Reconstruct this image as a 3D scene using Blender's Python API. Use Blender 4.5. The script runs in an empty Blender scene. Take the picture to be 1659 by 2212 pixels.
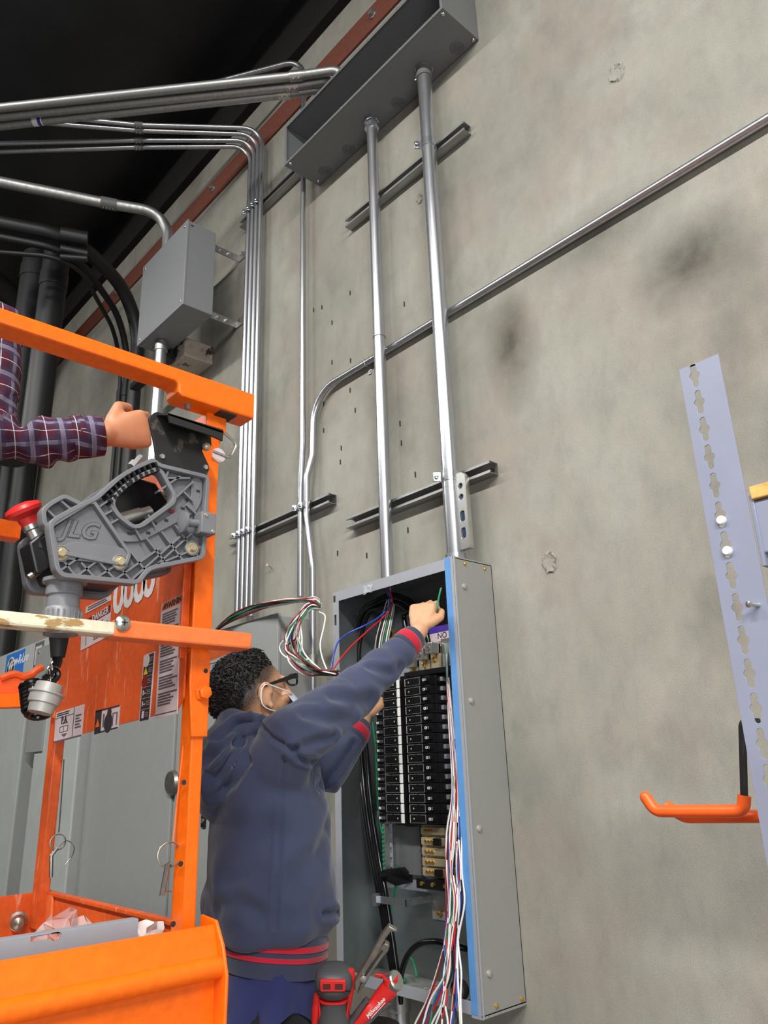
import bpy, bmesh, math, random
from mathutils import Vector, Matrix, noise
random.seed(7)
V = Vector
scene = bpy.context.scene
COL = scene.collection
# ------------------------------------------------------------------ camera
FPX, CX, CY = 1650.0, 829.5, 1106.0
CAM = V((0.0, -1.8, 1.4))
RIGHT = V((0.66774683, 0.7436741, -0.03260376))
DOWN = V((-0.26115012, 0.19302195, -0.94580291))
FWD = V((-0.69707588, 0.64007137, 0.32310037))
cam_data = bpy.data.cameras.new('camera')
cam_data.sensor_fit = 'HORIZONTAL'
cam_data.sensor_width = 36.0
cam_data.lens = FPX / 1659.0 * 36.0
cam_data.clip_start = 0.05
cam = bpy.data.objects.new('camera', cam_data)
COL.objects.link(cam)
cm = Matrix.Identity(4)
for i in range(3):
    cm[i][0] = RIGHT[i]; cm[i][1] = -DOWN[i]; cm[i][2] = -FWD[i]; cm[i][3] = CAM[i]
cam.matrix_world = cm
scene.camera = cam
# ------------------------------------------------------------------ light and exposure
world = bpy.data.worlds.new('world'); scene.world = world
world.use_nodes = True
bg = world.node_tree.nodes['Background']
bg.inputs[0].default_value = (0.86, 0.9, 1.0, 1); bg.inputs[1].default_value = 0.07
vs = scene.view_settings
vs.view_transform = 'Standard'; vs.look = 'None'; vs.gamma = 1.0; vs.use_curve_mapping = False
vs.exposure = -0.45

def area(name, loc, aim, size, energy, col=(1, 0.985, 0.95)):
    l = bpy.data.lights.new(name, 'AREA'); l.shape = 'RECTANGLE'
    l.size = size[0]; l.size_y = size[1]; l.energy = energy; l.color = col
    o = bpy.data.objects.new(name, l); COL.objects.link(o); o.location = loc
    o.rotation_euler = (V(aim) - V(loc)).to_track_quat('-Z', 'Y').to_euler()
    return o
# rows of high-bay strip lamps under the roof, and an added cool fill light low on the right
for lx, le in ((-6.2, 110), (-3.0, 170), (0.2, 330), (3.4, 560)):
    area('strip_lamp', (lx, -3.6, 5.0), (lx, -2.5, 0.0), (2.4, 0.25), le)
area('right_fill', (3.3, -3.3, 1.3), (-0.2, 0.0, 0.8), (2.4, 2.4), 150, (0.93, 0.96, 1.0))

# ------------------------------------------------------------------ places in the room (wall is y = 0, x along it, z up)
def at(px, py, Y=None, Z=None, X=None, d=None):
    r = RIGHT * ((px - CX) / FPX) + DOWN * ((py - CY) / FPX) + FWD
    if Y is not None: t = (Y - CAM.y) / r.y
    elif Z is not None: t = (Z - CAM.z) / r.z
    elif X is not None: t = (X - CAM.x) / r.x
    else: t = d
    return CAM + r * t

# ------------------------------------------------------------------ materials
def lin(c):
    c = c / 255.0
    return c / 12.92 if c <= 0.04045 else ((c + 0.055) / 1.055) ** 2.4
def rgb(r, g, b): return (lin(r), lin(g), lin(b), 1.0)
def new_mat(name):
    m = bpy.data.materials.new(name); m.use_nodes = True
    return m, m.node_tree.nodes, m.node_tree.links, m.node_tree.nodes['Principled BSDF']
def noise_node(N, L, scale, detail=4.0, rough=0.55, coord='Object', stretch=None):
    tc = N.new('ShaderNodeTexCoord'); n = N.new('ShaderNodeTexNoise')
    n.inputs['Scale'].default_value = scale; n.inputs['Detail'].default_value = detail; n.inputs['Roughness'].default_value = rough
    if stretch:
        mp = N.new('ShaderNodeMapping'); mp.inputs['Scale'].default_value = stretch
        L.new(tc.outputs[coord], mp.inputs[0]); L.new(mp.outputs[0], n.inputs['Vector'])
    else: L.new(tc.outputs[coord], n.inputs['Vector'])
    return n
def ramp(N, L, src, stops):
    r = N.new('ShaderNodeValToRGB'); e = r.color_ramp.elements
    while len(e) < len(stops): e.new(0.5)
    for i, (p, c) in enumerate(stops): e[i].position = p; e[i].color = c
    L.new(src, r.inputs[0]); return r
def mix(N, L, fac, a, b, mode='MIX'):
    m = N.new('ShaderNodeMix'); m.data_type = 'RGBA'; m.blend_type = mode
    for s, v in ((0, fac), (6, a), (7, b)):
        if hasattr(v, 'links'): L.new(v, m.inputs[s])
        else: m.inputs[s].default_value = v
    return m.outputs[2]
def bump(N, L, B, src, strength, dist=0.01):
    b = N.new('ShaderNodeBump'); b.inputs['Strength'].default_value = strength; b.inputs['Distance'].default_value = dist
    L.new(src, b.inputs['Height']); L.new(b.outputs[0], B.inputs['Normal'])
def plain(name, col, rough=0.5, metal=0.0, var=0.08, scale=30, bmp=0.0, bscale=200, spec=0.5, coat=0.0):
    m, N, L, B = new_mat(name)
    n = noise_node(N, L, scale)
    lo = tuple(c * (1 - var) for c in col[:3]) + (1,); hi = tuple(min(1, c * (1 + var)) for c in col[:3]) + (1,)
    r = ramp(N, L, n.outputs[0], [(0.3, lo), (0.7, hi)])
    L.new(r.outputs[0], B.inputs['Base Color'])
    B.inputs['Roughness'].default_value = rough; B.inputs['Metallic'].default_value = metal
    B.inputs['Specular IOR Level'].default_value = spec; B.inputs['Coat Weight'].default_value = coat
    if bmp > 0:
        n2 = noise_node(N, L, bscale); bump(N, L, B, n2.outputs[0], bmp, 0.002)
    return m
def worn(name, col, wear, thr, rough=0.45, scale=9, stretch=(1, 1, 1), var=0.1, fine=60):
    """paint rubbed through to another tone in patches"""
    m, N, L, B = new_mat(name)
    n = noise_node(N, L, scale, 8, 0.65, stretch=stretch); v = noise_node(N, L, fine, 4)
    lo = tuple(c * (1 - var) for c in col[:3]) + (1,); hi = tuple(min(1, c * (1 + var)) for c in col[:3]) + (1,)
    base = ramp(N, L, v.outputs[0], [(0.3, lo), (0.7, hi)])
    f = ramp(N, L, n.outputs[0], [(thr, (0, 0, 0, 1)), (min(0.99, thr + 0.05), (1, 1, 1, 1))])
    L.new(mix(N, L, f.outputs[0], base.outputs[0], wear), B.inputs['Base Color'])
    B.inputs['Roughness'].default_value = rough
    bump(N, L, B, f.outputs[0], 0.12, 0.001)
    return m
def galv(name, tint=(0.56, 0.57, 0.60), rough=0.3, streak=(30, 30, 3), lo=0.7):
    m, N, L, B = new_mat(name)
    n = noise_node(N, L, 2.0, 6, 0.6, stretch=streak)
    r = ramp(N, L, n.outputs[0], [(0.25, tuple(c * lo for c in tint) + (1,)), (0.75, tint + (1,))])
    L.new(r.outputs[0], B.inputs['Base Color'])
    B.inputs['Metallic'].default_value = 0.92
    rr = ramp(N, L, n.outputs[0], [(0.2, (rough * 1.35,) * 3 + (1,)), (0.8, (rough * 0.8,) * 3 + (1,))])
    L.new(rr.outputs[0], B.inputs['Roughness'])
    return m
M = {}
def concrete():
    m, N, L, B = new_mat('concrete')
    big = noise_node(N, L, 0.55, 3, 0.5); mid = noise_node(N, L, 1.6, 6, 0.62, stretch=(1.0, 1, 0.75)); fine = noise_node(N, L, 420, 3, 0.6)
    stain = noise_node(N, L, 0.95, 5, 0.6, stretch=(1.2, 1, 0.9)); warm = noise_node(N, L, 2.6, 4, 0.6)
    c = ramp(N, L, mid.outputs[0], [(0.28, rgb(131, 130, 121)), (0.5, rgb(150, 148, 138)), (0.75, rgb(166, 165, 156))])
    pk = ramp(N, L, warm.outputs[0], [(0.48, (0, 0, 0, 1)), (0.64, (0.7, 0.7, 0.7, 1))])
    c1 = mix(N, L, pk.outputs[0], c.outputs[0], rgb(150, 141, 131))
    st = ramp(N, L, stain.outputs[0], [(0.54, (0, 0, 0, 1)), (0.70, (0.8, 0.8, 0.8, 1))])
    c2 = mix(N, L, st.outputs[0], c1, rgb(104, 101, 93))
    sp = ramp(N, L, fine.outputs[0], [(0.34, (0.72, 0.72, 0.72, 1)), (0.48, (1, 1, 1, 1)), (0.62, (1.0, 1.0, 1.0, 1)), (0.72, (1.35, 1.35, 1.32, 1))])
    c3 = mix(N, L, 1.0, c2, sp.outputs[0], 'MULTIPLY')
    pat = noise_node(N, L, 7.5, 7, 0.7, stretch=(1.5, 1, 0.8))
    pr = ramp(N, L, pat.outputs[0], [(0.3, (0.86, 0.86, 0.87, 1)), (0.5, (1, 1, 1, 1)), (0.7, (1.09, 1.08, 1.06, 1))])
    c3 = mix(N, L, 1.0, c3, pr.outputs[0], 'MULTIPLY')
    # two dark smudges rubbed into the wall
    tc = N.new('ShaderNodeTexCoord'); facs = []
    for (x, z, rx, rz) in ((-0.70, 2.68, 0.22, 0.18), (-1.32, 2.70, 0.12, 0.26), (-0.95, 2.92, 0.32, 0.14), (-1.2, 3.5, 0.6, 0.4)):
        mp = N.new('ShaderNodeMapping'); mp.vector_type = 'POINT'
        mp.inputs['Location'].default_value = (-x / rx, 0, -z / rz); mp.inputs['Scale'].default_value = (1 / rx, 0.0, 1 / rz)
        L.new(tc.outputs['Object'], mp.inputs[0])
        g = N.new('ShaderNodeTexGradient'); g.gradient_type = 'SPHERICAL'; L.new(mp.outputs[0], g.inputs[0]); facs.append(g.outputs['Fac'])
    dn = noise_node(N, L, 5.0, 6, 0.7)
    cur = c3
    for k, f in enumerate(facs):
        mu = N.new('ShaderNodeMath'); mu.operation = 'MULTIPLY'; L.new(f, mu.inputs[0]); L.new(dn.outputs[0], mu.inputs[1])
        m2 = N.new('ShaderNodeMath'); m2.operation = 'MULTIPLY'; m2.use_clamp = True; L.new(mu.outputs[0], m2.inputs[0]); m2.inputs[1].default_value = (1.9, 2.0, 1.3, 0.6)[k]
        cur = mix(N, L, m2.outputs[0], cur, rgb(84, 80, 72))
    L.new(cur, B.inputs['Base Color'])
    B.inputs['Roughness'].default_value = 0.8; B.inputs['Specular IOR Level'].default_value = 0.3
    bump(N, L, B, fine.outputs[0], 0.25, 0.002)
    return m
M['concrete'] = concrete()
M['floor'] = plain('floor_concrete', rgb(100, 99, 95), 0.6, var=0.12, scale=3)
M['ceiling'] = plain('black_insulation_facing', rgb(38, 38, 40), 0.45, var=0.25, scale=4, bmp=0.3, bscale=25)
M['timber_dark'] = plain('dark_timber', rgb(16, 12, 10), 0.85, var=0.35, scale=14)
M['red_steel'] = worn('red_primer', rgb(112, 60, 45), rgb(96, 72, 60), 0.6, 0.7, scale=12, var=0.14)
M['galv'] = galv('galvanised_conduit')
M['galv_dull'] = galv('dull_galvanised', (0.5, 0.5, 0.49), 0.42)
M['galv_big'] = galv('bright_conduit', (0.66, 0.68, 0.72), 0.27, lo=0.62)
M['strut'] = galv('strut_steel', (0.42, 0.42, 0.41), 0.42, (3, 30, 30))
M['zinc'] = galv('zinc_plate', (0.6, 0.63, 0.66), 0.25, (20, 20, 20))
M['brass'] = plain('brass', rgb(214, 170, 82), 0.3, 0.9, 0.1)
M['panel_steel'] = galv('panel_sheet', (0.42, 0.42, 0.40), 0.5, (6, 6, 6), 0.86)
M['panel_steel'].node_tree.nodes['Principled BSDF'].inputs['Metallic'].default_value = 0.55
M['cab_in'] = galv('panel_inside', (0.34, 0.37, 0.37), 0.38, (4, 4, 4), 0.8)
M['grey_box'] = plain('grey_enamel', rgb(132, 134, 136), 0.42, 0.1, 0.03, 60, 0.12, 500)
M['grey_dark'] = plain('grey_enamel_deep', rgb(98, 99, 100), 0.5, 0.0, 0.04, 60)
M['grey_gutter'] = plain('grey_gutter_enamel', rgb(112, 113, 114), 0.45, 0.0, 0.04, 60, 0.1, 500)
M['grey_flange'] = plain('grey_flange', rgb(158, 161, 168), 0.38, 0.1, 0.03, 40)
M['grey_board'] = plain('switchboard_enamel', rgb(176, 180, 178), 0.4, 0.0, 0.05, 8)
M['grey_door'] = plain('cabinet_enamel', rgb(146, 148, 146), 0.42, 0.0, 0.03, 20)
M['black_pipe'] = plain('black_paint', rgb(27, 27, 29), 0.48, 0.0, 0.15, 30)
M['black'] = plain('black_plastic', rgb(24, 24, 26), 0.4, 0.0, 0.15)
M['black_gloss'] = plain('black_cable_jacket', rgb(14, 14, 15), 0.22, 0.0, 0.1)
M['breaker'] = plain('breaker_black', rgb(16, 16, 18), 0.3, 0.0, 0.15)
M['rubber'] = plain('rubber', rgb(30, 30, 32), 0.6, 0.0, 0.15)
M['white'] = plain('white_plastic', rgb(228, 228, 226), 0.45, 0.0, 0.03)
M['print'] = plain('black_print', rgb(40, 38, 42), 0.6)
M['print_grey'] = plain('grey_print', rgb(96, 86, 92), 0.6)
M['decal'] = plain('decal_white', rgb(212, 196, 198), 0.45, 0.0, 0.06, 25)
M['orange'] = worn('orange_paint', rgb(246, 106, 5), rgb(210, 88, 20), 0.72, 0.38, 7)
M['orange_worn'] = worn('orange_paint_scuffed', rgb(222, 92, 36), rgb(236, 150, 120), 0.60, 0.42, 7, (6, 6, 1), 0.12)
M['orange_rail'] = worn('orange_rail_paint', rgb(238, 118, 60), rgb(214, 92, 30), 0.62, 0.45, 10)
M['cream'] = worn('cream_paint_dirty', rgb(226, 216, 190), rgb(168, 134, 86), 0.52, 0.5, 16, (3, 1, 3), 0.08)
M['plastic_grey'] = plain('moulded_grey', rgb(114, 114, 118), 0.42, 0.0, 0.06, 20)
M['plastic_grey_dk'] = plain('moulded_grey_dark', rgb(72, 73, 76), 0.5, 0.0, 0.08, 20)
M['red'] = plain('red_plastic', rgb(206, 40, 38), 0.38, 0.0, 0.06)
M['metal'] = plain('bright_steel', rgb(196, 196, 192), 0.3, 0.9, 0.08)
M['metal_dark'] = plain('dark_steel', rgb(150, 145, 136), 0.36, 0.85, 0.2, 60)
M['blackplate'] = worn('black_plate_worn', rgb(26, 25, 25), rgb(78, 68, 58), 0.62, 0.55, 20)
M['blue_film'] = plain('blue_protective_film', rgb(92, 146, 204), 0.5, 0.0, 0.05, 30)
M['knock'] = plain('knockout_ring', rgb(92, 93, 94), 0.5)  # darker than the gutter enamel, colour standing in for shade around the rings
M['plug'] = plain('cast_zinc', rgb(176, 173, 168), 0.5, 0.35, 0.08, 40)
M['vial'] = plain('vial_glass', rgb(48, 60, 84), 0.15)
M['w_white'] = plain('white_wire', rgb(232, 230, 226), 0.35, 0, 0.03)
M['w_red'] = plain('red_wire', rgb(186, 30, 36), 0.35, 0, 0.05)
M['w_dkred'] = plain('maroon_wire', rgb(118, 24, 34), 0.35, 0, 0.05)
M['w_blue'] = plain('blue_wire', rgb(44, 72, 176), 0.35, 0, 0.05)
M['w_green'] = plain('green_wire', rgb(20, 130, 84), 0.35, 0, 0.05)
M['w_grey'] = plain('grey_wire', rgb(170, 166, 160), 0.35, 0, 0.05)
M['w_black'] = plain('black_wire', rgb(18, 18, 20), 0.3, 0, 0.05)
M['purple'] = plain('purple_print', rgb(70, 40, 150), 0.5)
M['rack'] = plain('rack_enamel', rgb(132, 137, 156), 0.38, 0.0, 0.04, 12)
M['wood'] = plain('raw_timber', rgb(206, 164, 92), 0.75, 0.0, 0.3, 40, 0.6, 90)
M['hook'] = plain('orange_vinyl', rgb(236, 96, 32), 0.4, 0.0, 0.05)
M['blue_label'] = plain('blue_label', rgb(48, 120, 208), 0.4, 0.0, 0.04)
M['tin'] = plain('tinned_bus', rgb(198, 182, 150), 0.35, 0.55, 0.1, 40)
M['yellow'] = plain('yellow_print', rgb(226, 190, 30), 0.5)
M['peel'] = worn('peeling_paint', rgb(186, 172, 158), rgb(76, 50, 40), 0.55, 0.7, 9)
def clear_plastic():
    m, N, L, B = new_mat('clear_film')
    n = noise_node(N, L, 30)
    r = ramp(N, L, n.outputs[0], [(0.3, rgb(225, 228, 232)), (0.7, rgb(250, 250, 250))]); L.new(r.outputs[0], B.inputs['Base Color'])
    B.inputs['Alpha'].default_value = 0.32; B.inputs['Roughness'].default_value = 0.15
    return m
M['film'] = clear_plastic()
# ------------------------------------------------------------------ mesh helpers
class MB:
    def __init__(s): s.v = []; s.f = []
    def add(s, vs, fs):
        b = len(s.v); s.v += [V(p) for p in vs]; s.f += [tuple(i + b for i in f) for f in fs]; return s
    def box(s, lo, hi):
        x0, x1 = sorted((lo[0], hi[0])); y0, y1 = sorted((lo[1], hi[1])); z0, z1 = sorted((lo[2], hi[2]))
        return s.add([(x0,y0,z0),(x1,y0,z0),(x1,y1,z0),(x0,y1,z0),(x0,y0,z1),(x1,y0,z1),(x1,y1,z1),(x0,y1,z1)],
                     [(0,3,2,1),(4,5,6,7),(0,1,5,4),(1,2,6,5),(2,3,7,6),(3,0,4,7)])
    def obox(s, c, ax, ay, az):
        """box about c with half-axis vectors"""
        c, ax, ay, az = V(c), V(ax), V(ay), V(az)
        if ax.cross(ay).dot(az) < 0: ax = -ax
        p = [c+ax*i+ay*j+az*k for k in (-1,1) for (i,j) in ((-1,-1),(1,-1),(1,1),(-1,1))]
        return s.add(p, [(0,3,2,1),(4,5,6,7),(0,1,5,4),(1,2,6,5),(2,3,7,6),(3,0,4,7)])
    def bar(s, a, b, w, h, up=(0,0,1)):
        a, b = V(a), V(b); d = b - a; t = d.normalized(); u = V(up); sd = t.cross(u)
        if sd.length < 1e-4: sd = t.cross(V((1,0,0)))
        sd.normalize(); u = sd.cross(t)
        return s.obox((a+b)/2, d/2, sd*w/2, u*h/2)
    def prism(s, pts, vec):
        pts = [V(p) for p in pts]; vec = V(vec); n = len(pts)
        nr = V((0,0,0))
        for i in range(n): nr += (pts[i]-pts[0]).cross(pts[(i+1)%n]-pts[0])
        if nr.dot(vec) > 0: pts = pts[::-1]
        fs = [tuple(range(n)), tuple(range(2*n-1, n-1, -1))]
        for i in range(n): j = (i+1) % n; fs.append((j, i, i+n, j+n))
        return s.add(pts + [p+vec for p in pts], fs)
    def tube(s, path, r, n=10, cap=True, closed=False, flat=None):
        P = [V(p) for p in path]; m = len(P)
        R = r if isinstance(r, (list, tuple)) else [r]*m
        T = []
        for i in range(m):
            a = P[(i-1) % m] if (closed or i > 0) else P[0]; b = P[(i+1) % m] if (closed or i < m-1) else P[-1]
            d = b - a; T.append(d.normalized() if d.length > 1e-9 else V((0,0,1)))
        u = T[0].orthogonal().normalized() if flat is None else (V(flat) - T[0]*V(flat).dot(T[0])).normalized()
        rings = []
        for i in range(m):
            u = (u - T[i]*u.dot(T[i])).normalized(); w = T[i].cross(u)
            rings.append([P[i] + (u*math.cos(2*math.pi*k/n) + w*math.sin(2*math.pi*k/n))*R[i] for k in range(n)])
        vs = [p for rg in rings for p in rg]; fs = []
        for i in range(m if closed else m-1):
            a = i*n; b = ((i+1) % m)*n
            for k in range(n): fs.append((a+k, a+(k+1) % n, b+(k+1) % n, b+k))
        if cap and not closed: fs += [tuple(range(n-1,-1,-1)), tuple(range((m-1)*n, m*n))]
        return s.add(vs, fs)
    def cyl(s, a, b, r0, r1=None, n=14): return s.tube([a, b], [r0, r0 if r1 is None else r1], n)
    def lathe(s, prof, o, ax, n=20):
        """prof: (radius, height) along axis ax from o"""
        o = V(o); ax = V(ax).normalized(); u = ax.orthogonal().normalized(); w = ax.cross(u)
        vs = []; fs = []; m = len(prof)
        for (r, h) in prof: vs += [o + ax*h + (u*math.cos(2*math.pi*k/n) + w*math.sin(2*math.pi*k/n))*max(r, 1e-5) for k in range(n)]
        for i in range(m-1):
            for k in range(n): fs.append((i*n+k, i*n+(k+1) % n, (i+1)*n+(k+1) % n, (i+1)*n+k))
        fs += [tuple(range(n-1,-1,-1)), tuple(range((m-1)*n, m*n))]
        return s.add(vs, fs)
    def ell(s, c, ax, ay, az, nu=20, nv=12):
        c, ax, ay, az = V(c), V(ax), V(ay), V(az)
        vs = [c - az]; fs = []
        for j in range(1, nv):
            t = -math.pi/2 + math.pi*j/nv
            for i in range(nu):
                p = 2*math.pi*i/nu; vs.append(c + ax*math.cos(p)*math.cos(t) + ay*math.sin(p)*math.cos(t) + az*math.sin(t))
        vs.append(c + az); top = len(vs)-1
        for i in range(nu): fs.append((0, 1+(i+1) % nu, 1+i)); fs.append((top, top-nu+i, top-nu+(i+1) % nu))
        for j in range(nv-2):
            for i in range(nu):
                a = 1+j*nu; fs.append((a+i, a+(i+1) % nu, a+nu+(i+1) % nu, a+nu+i))
        if ax.cross(ay).dot(az) < 0: fs = [f[::-1] for f in fs]
        return s.add(vs, fs)
    def sph(s, c, r, nu=14, nv=8): return s.ell(c, (r,0,0), (0,r,0), (0,0,r), nu, nv)
    def caps(s, pts, rad, n=12):
        """rounded limb through points with radii"""
        pts = [V(p) for p in pts]
        rs = list(rad) if isinstance(rad, (list, tuple)) else [rad]*len(pts)
        path, rr = [], []
        d0 = (pts[0]-pts[1]).normalized(); d1 = (pts[-1]-pts[-2]).normalized()
        for a in (85, 60, 30): path.append(pts[0]+d0*rs[0]*math.sin(math.radians(a))); rr.append(rs[0]*math.cos(math.radians(a)))
        path += pts; rr += rs
        for a in (30, 60, 85): path.append(pts[-1]+d1*rs[-1]*math.sin(math.radians(a))); rr.append(rs[-1]*math.cos(math.radians(a)))
        return s.tube(path, rr, n)
    def loft(s, secs, n=28, p=2.0):
        """secs: (centre, half-axis u, half-axis v) rings; superellipse power p"""
        vs = []; fs = []
        for (c, u, w) in secs:
            c, u, w = V(c), V(u), V(w)
            for k in range(n):
                a = 2*math.pi*k/n; ca, sa = math.cos(a), math.sin(a)
                vs.append(c + u*math.copysign(abs(ca)**(2/p), ca) + w*math.copysign(abs(sa)**(2/p), sa))
        for i in range(len(secs)-1):
            for k in range(n): fs.append((i*n+k, i*n+(k+1) % n, (i+1)*n+(k+1) % n, (i+1)*n+k))
        m = len(secs); fs += [tuple(range(n-1,-1,-1)), tuple(range((m-1)*n, m*n))]
        c0, u, w = secs[0]
        if V(u).cross(V(w)).dot(V(secs[-1][0])-V(c0)) < 0: fs = [f[::-1] for f in fs]
        return s.add(vs, fs)
    def mesh(s, name, bevel=0.0, smooth=35, seg=2):
        me = bpy.data.meshes.new(name); me.from_pydata([tuple(p) for p in s.v], [], s.f); me.update()
        return finish(me, bevel, smooth, seg)
    def build(s, name, mat, parent=None, bevel=0.0, smooth=35, loc=None, seg=2):
        return link(name, s.mesh(name, bevel, smooth, seg), mat, parent, loc)
def finish(me, bevel=0.0, smooth=35, seg=2):
    if bevel > 0:
        bm = bmesh.new(); bm.from_mesh(me)
        es = [e for e in bm.edges if len(e.link_faces) == 2 and e.calc_face_angle(0) > math.radians(40)]
        bmesh.ops.bevel(bm, geom=es, offset=bevel, offset_type='OFFSET', segments=seg, profile=0.5, affect='EDGES', clamp_overlap=True)
        bm.to_mesh(me); bm.free()
    if smooth:
        me.polygons.foreach_set('use_smooth', [True]*len(me.polygons)); me.set_sharp_from_angle(angle=math.radians(20 if bevel > 0 else smooth))
    me.update(); return me
def wpos(o):
    p = V((0,0,0))
    while o is not None: p += o.location; o = o.parent
    return p
def link(name, me, mat, parent=None, loc=None):
    o = bpy.data.objects.new(name, me); COL.objects.link(o)
    if mat is not None:
        me.materials.clear(); me.materials.append(M[mat] if isinstance(mat, str) else mat)
    base = V(loc) if loc is not None else V((0,0,0))
    if parent is not None: o.parent = parent; o.location = base - wpos(parent)
    else: o.location = base
    return o
def again(o, loc, parent):
    """a further copy of a part (shared mesh) at a world place"""
    c = o.copy(); COL.objects.link(c); c.parent = parent; c.location = V(loc) - wpos(parent); return c
def tag(o, label, cat, group=None):
    o['label'] = label; o['category'] = cat
    if group: o['group'] = group
    return o
def struct(o, label=None):
    o['kind'] = 'structure'
    if label: o['label'] = label
    return o
def thing(name, label, cat, loc, group=None):
    o = bpy.data.objects.new(name, None); COL.objects.link(o); o.location = V(loc); o.empty_display_size = 0.05
    return tag(o, label, cat, group)
def centre(me):
    """move a mesh onto its own base point; returns that point"""
    vs = [v.co for v in me.vertices]
    c = V(((min(v.x for v in vs)+max(v.x for v in vs))/2, (min(v.y for v in vs)+max(v.y for v in vs))/2, min(v.z for v in vs)))
    me.transform(Matrix.Translation(-c)); return c
def solo(mb, name, mat, label, cat, group=None, bevel=0.0, smooth=35):
    """a thing that is one mesh, its origin at its own base"""
    me = mb.mesh(name, bevel, smooth); c = centre(me)
    return tag(link(name, me, mat, None, c), label, cat, group)
def fillet(pts, r, n=6):
    P = [V(p) for p in pts]; out = [P[0]]
    for i in range(1, len(P)-1):
        a = P[i-1]-P[i]; b = P[i+1]-P[i]; la, lb = a.length, b.length; a.normalize(); b.normalize()
        ang = a.angle(b)
        if ang > math.pi-0.02: out.append(P[i]); continue
        rr = r[i-1] if isinstance(r, (list, tuple)) else r
        t = min(rr/math.tan(ang/2), la*0.49, lb*0.49); rr = t*math.tan(ang/2)
        c = P[i] + (a+b).normalized()*(rr/math.sin(ang/2))
        p0 = P[i]+a*t; p1 = P[i]+b*t; v0 = p0-c; v1 = p1-c; th = v0.angle(v1)
        for k in range(n+1):
            f = k/n; out.append(c + (v0*math.sin((1-f)*th) + v1*math.sin(f*th))/math.sin(th))
    out.append(P[-1]); return out
def spline(pts, n=8):
    P = [V(p) for p in pts]; out = []
    for i in range(len(P)-1):
        p0 = P[max(0,i-1)]; p1 = P[i]; p2 = P[i+1]; p3 = P[min(len(P)-1,i+2)]
        for k in range(n):
            t = k/n; out.append(0.5*((2*p1) + (p2-p0)*t + (2*p0-5*p1+4*p2-p3)*t*t + (3*p1-p0-3*p2+p3)*t**3))
    out.append(P[-1]); return out
def curve_mesh(cu):
    o = bpy.data.objects.new('tmp', cu); COL.objects.link(o)
    dg = bpy.context.evaluated_depsgraph_get(); me = bpy.data.meshes.new_from_object(o.evaluated_get(dg))
    bpy.data.objects.remove(o); bpy.data.curves.remove(cu); return me
def plate(outlines, thick, bevel=0.0):
    """flat plate in xy with holes, thickness along z (centred)"""
    cu = bpy.data.curves.new('plate', 'CURVE'); cu.dimensions = '2D'; cu.fill_mode = 'BOTH'; cu.extrude = thick/2 - bevel; cu.bevel_depth = bevel; cu.bevel_resolution = 1
    for ol in outlines:
        sp = cu.splines.new('POLY'); sp.points.add(len(ol)-1)
        for i, (x, y) in enumerate(ol): sp.points[i].co = (x, y, 0, 1)
        sp.use_cyclic_u = True
    return curve_mesh(cu)
def text_mesh(txt, size, depth=0.0006, align='CENTER', shear=0.0, spacing=1.0, bold=0.0):
    cu = bpy.data.curves.new('txt', 'FONT'); cu.body = txt; cu.size = size; cu.extrude = depth; cu.align_x = align; cu.align_y = 'CENTER'; cu.shear = shear
    cu.space_character = spacing; cu.offset = bold; cu.resolution_u = 3
    return curve_mesh(cu)
def frame(o, ex, ey, ez=None):
    """matrix with origin o and axes ex, ey"""
    ex = V(ex).normalized(); ey = V(ey); ey = (ey - ex*ey.dot(ex)).normalized(); ez = ex.cross(ey)
    m = Matrix.Identity(4)
    for i in range(3): m[i][0] = ex[i]; m[i][1] = ey[i]; m[i][2] = ez[i]; m[i][3] = o[i]
    return m
def put(me, mtx, name, mat, parent, smooth=30):
    me.transform(mtx); finish(me, 0, smooth); return link(name, me, mat, parent)
def rounded(pts, r, n=4):
    """rounded closed 2D polygon"""
    P = [V((p[0], p[1])) for p in pts]; out = []; m = len(P)
    for i in range(m):
        a = P[i-1]-P[i]; b = P[(i+1) % m]-P[i]; la, lb = a.length, b.length; a.normalize(); b.normalize()
        t = min(r, la*0.45, lb*0.45)
        for k in range(n+1):
            f = k/n; q0 = P[i]+a*t; q1 = P[i]+b*t
            out.append(tuple((q0*(1-f)+P[i]*f)*(1-f) + (P[i]*(1-f)+q1*f)*f))
    return out
def blob(mb, voxel, smooth_n=4, name='blob'):
    """weld overlapping shapes into one continuous skin"""
    me = bpy.data.meshes.new(name); me.from_pydata([tuple(p) for p in mb.v], [], mb.f); me.update()
    o = bpy.data.objects.new('tmp', me); COL.objects.link(o)
    r = o.modifiers.new('r', 'REMESH'); r.mode = 'VOXEL'; r.voxel_size = voxel
    s = o.modifiers.new('s', 'SMOOTH'); s.factor = 0.5; s.iterations = smooth_n
    dg = bpy.context.evaluated_depsgraph_get(); out = bpy.data.meshes.new_from_object(o.evaluated_get(dg))
    bpy.data.objects.remove(o); bpy.data.meshes.remove(me)
    out.polygons.foreach_set('use_smooth', [True]*len(out.polygons)); return out
def displace(me, fn):
    ns = [v.normal.copy() for v in me.vertices]
    for v, n in zip(me.vertices, ns):
        d = fn(v.co, n)
        if d: v.co += n*d
    me.update()
# ------------------------------------------------------------------ the shell of the hall
w = MB()
nx, nz = 60, 24
w.box((-14, 0, -0.05), (5, 0.25, 5.0))
wall = struct(w.build('wall_back', 'concrete', smooth=0), 'bare mottled concrete wall')
struct(MB().box((-14, -12, -0.2), (5, 0, 0.0)).build('floor', 'floor', smooth=0), 'grey concrete floor')
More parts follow.
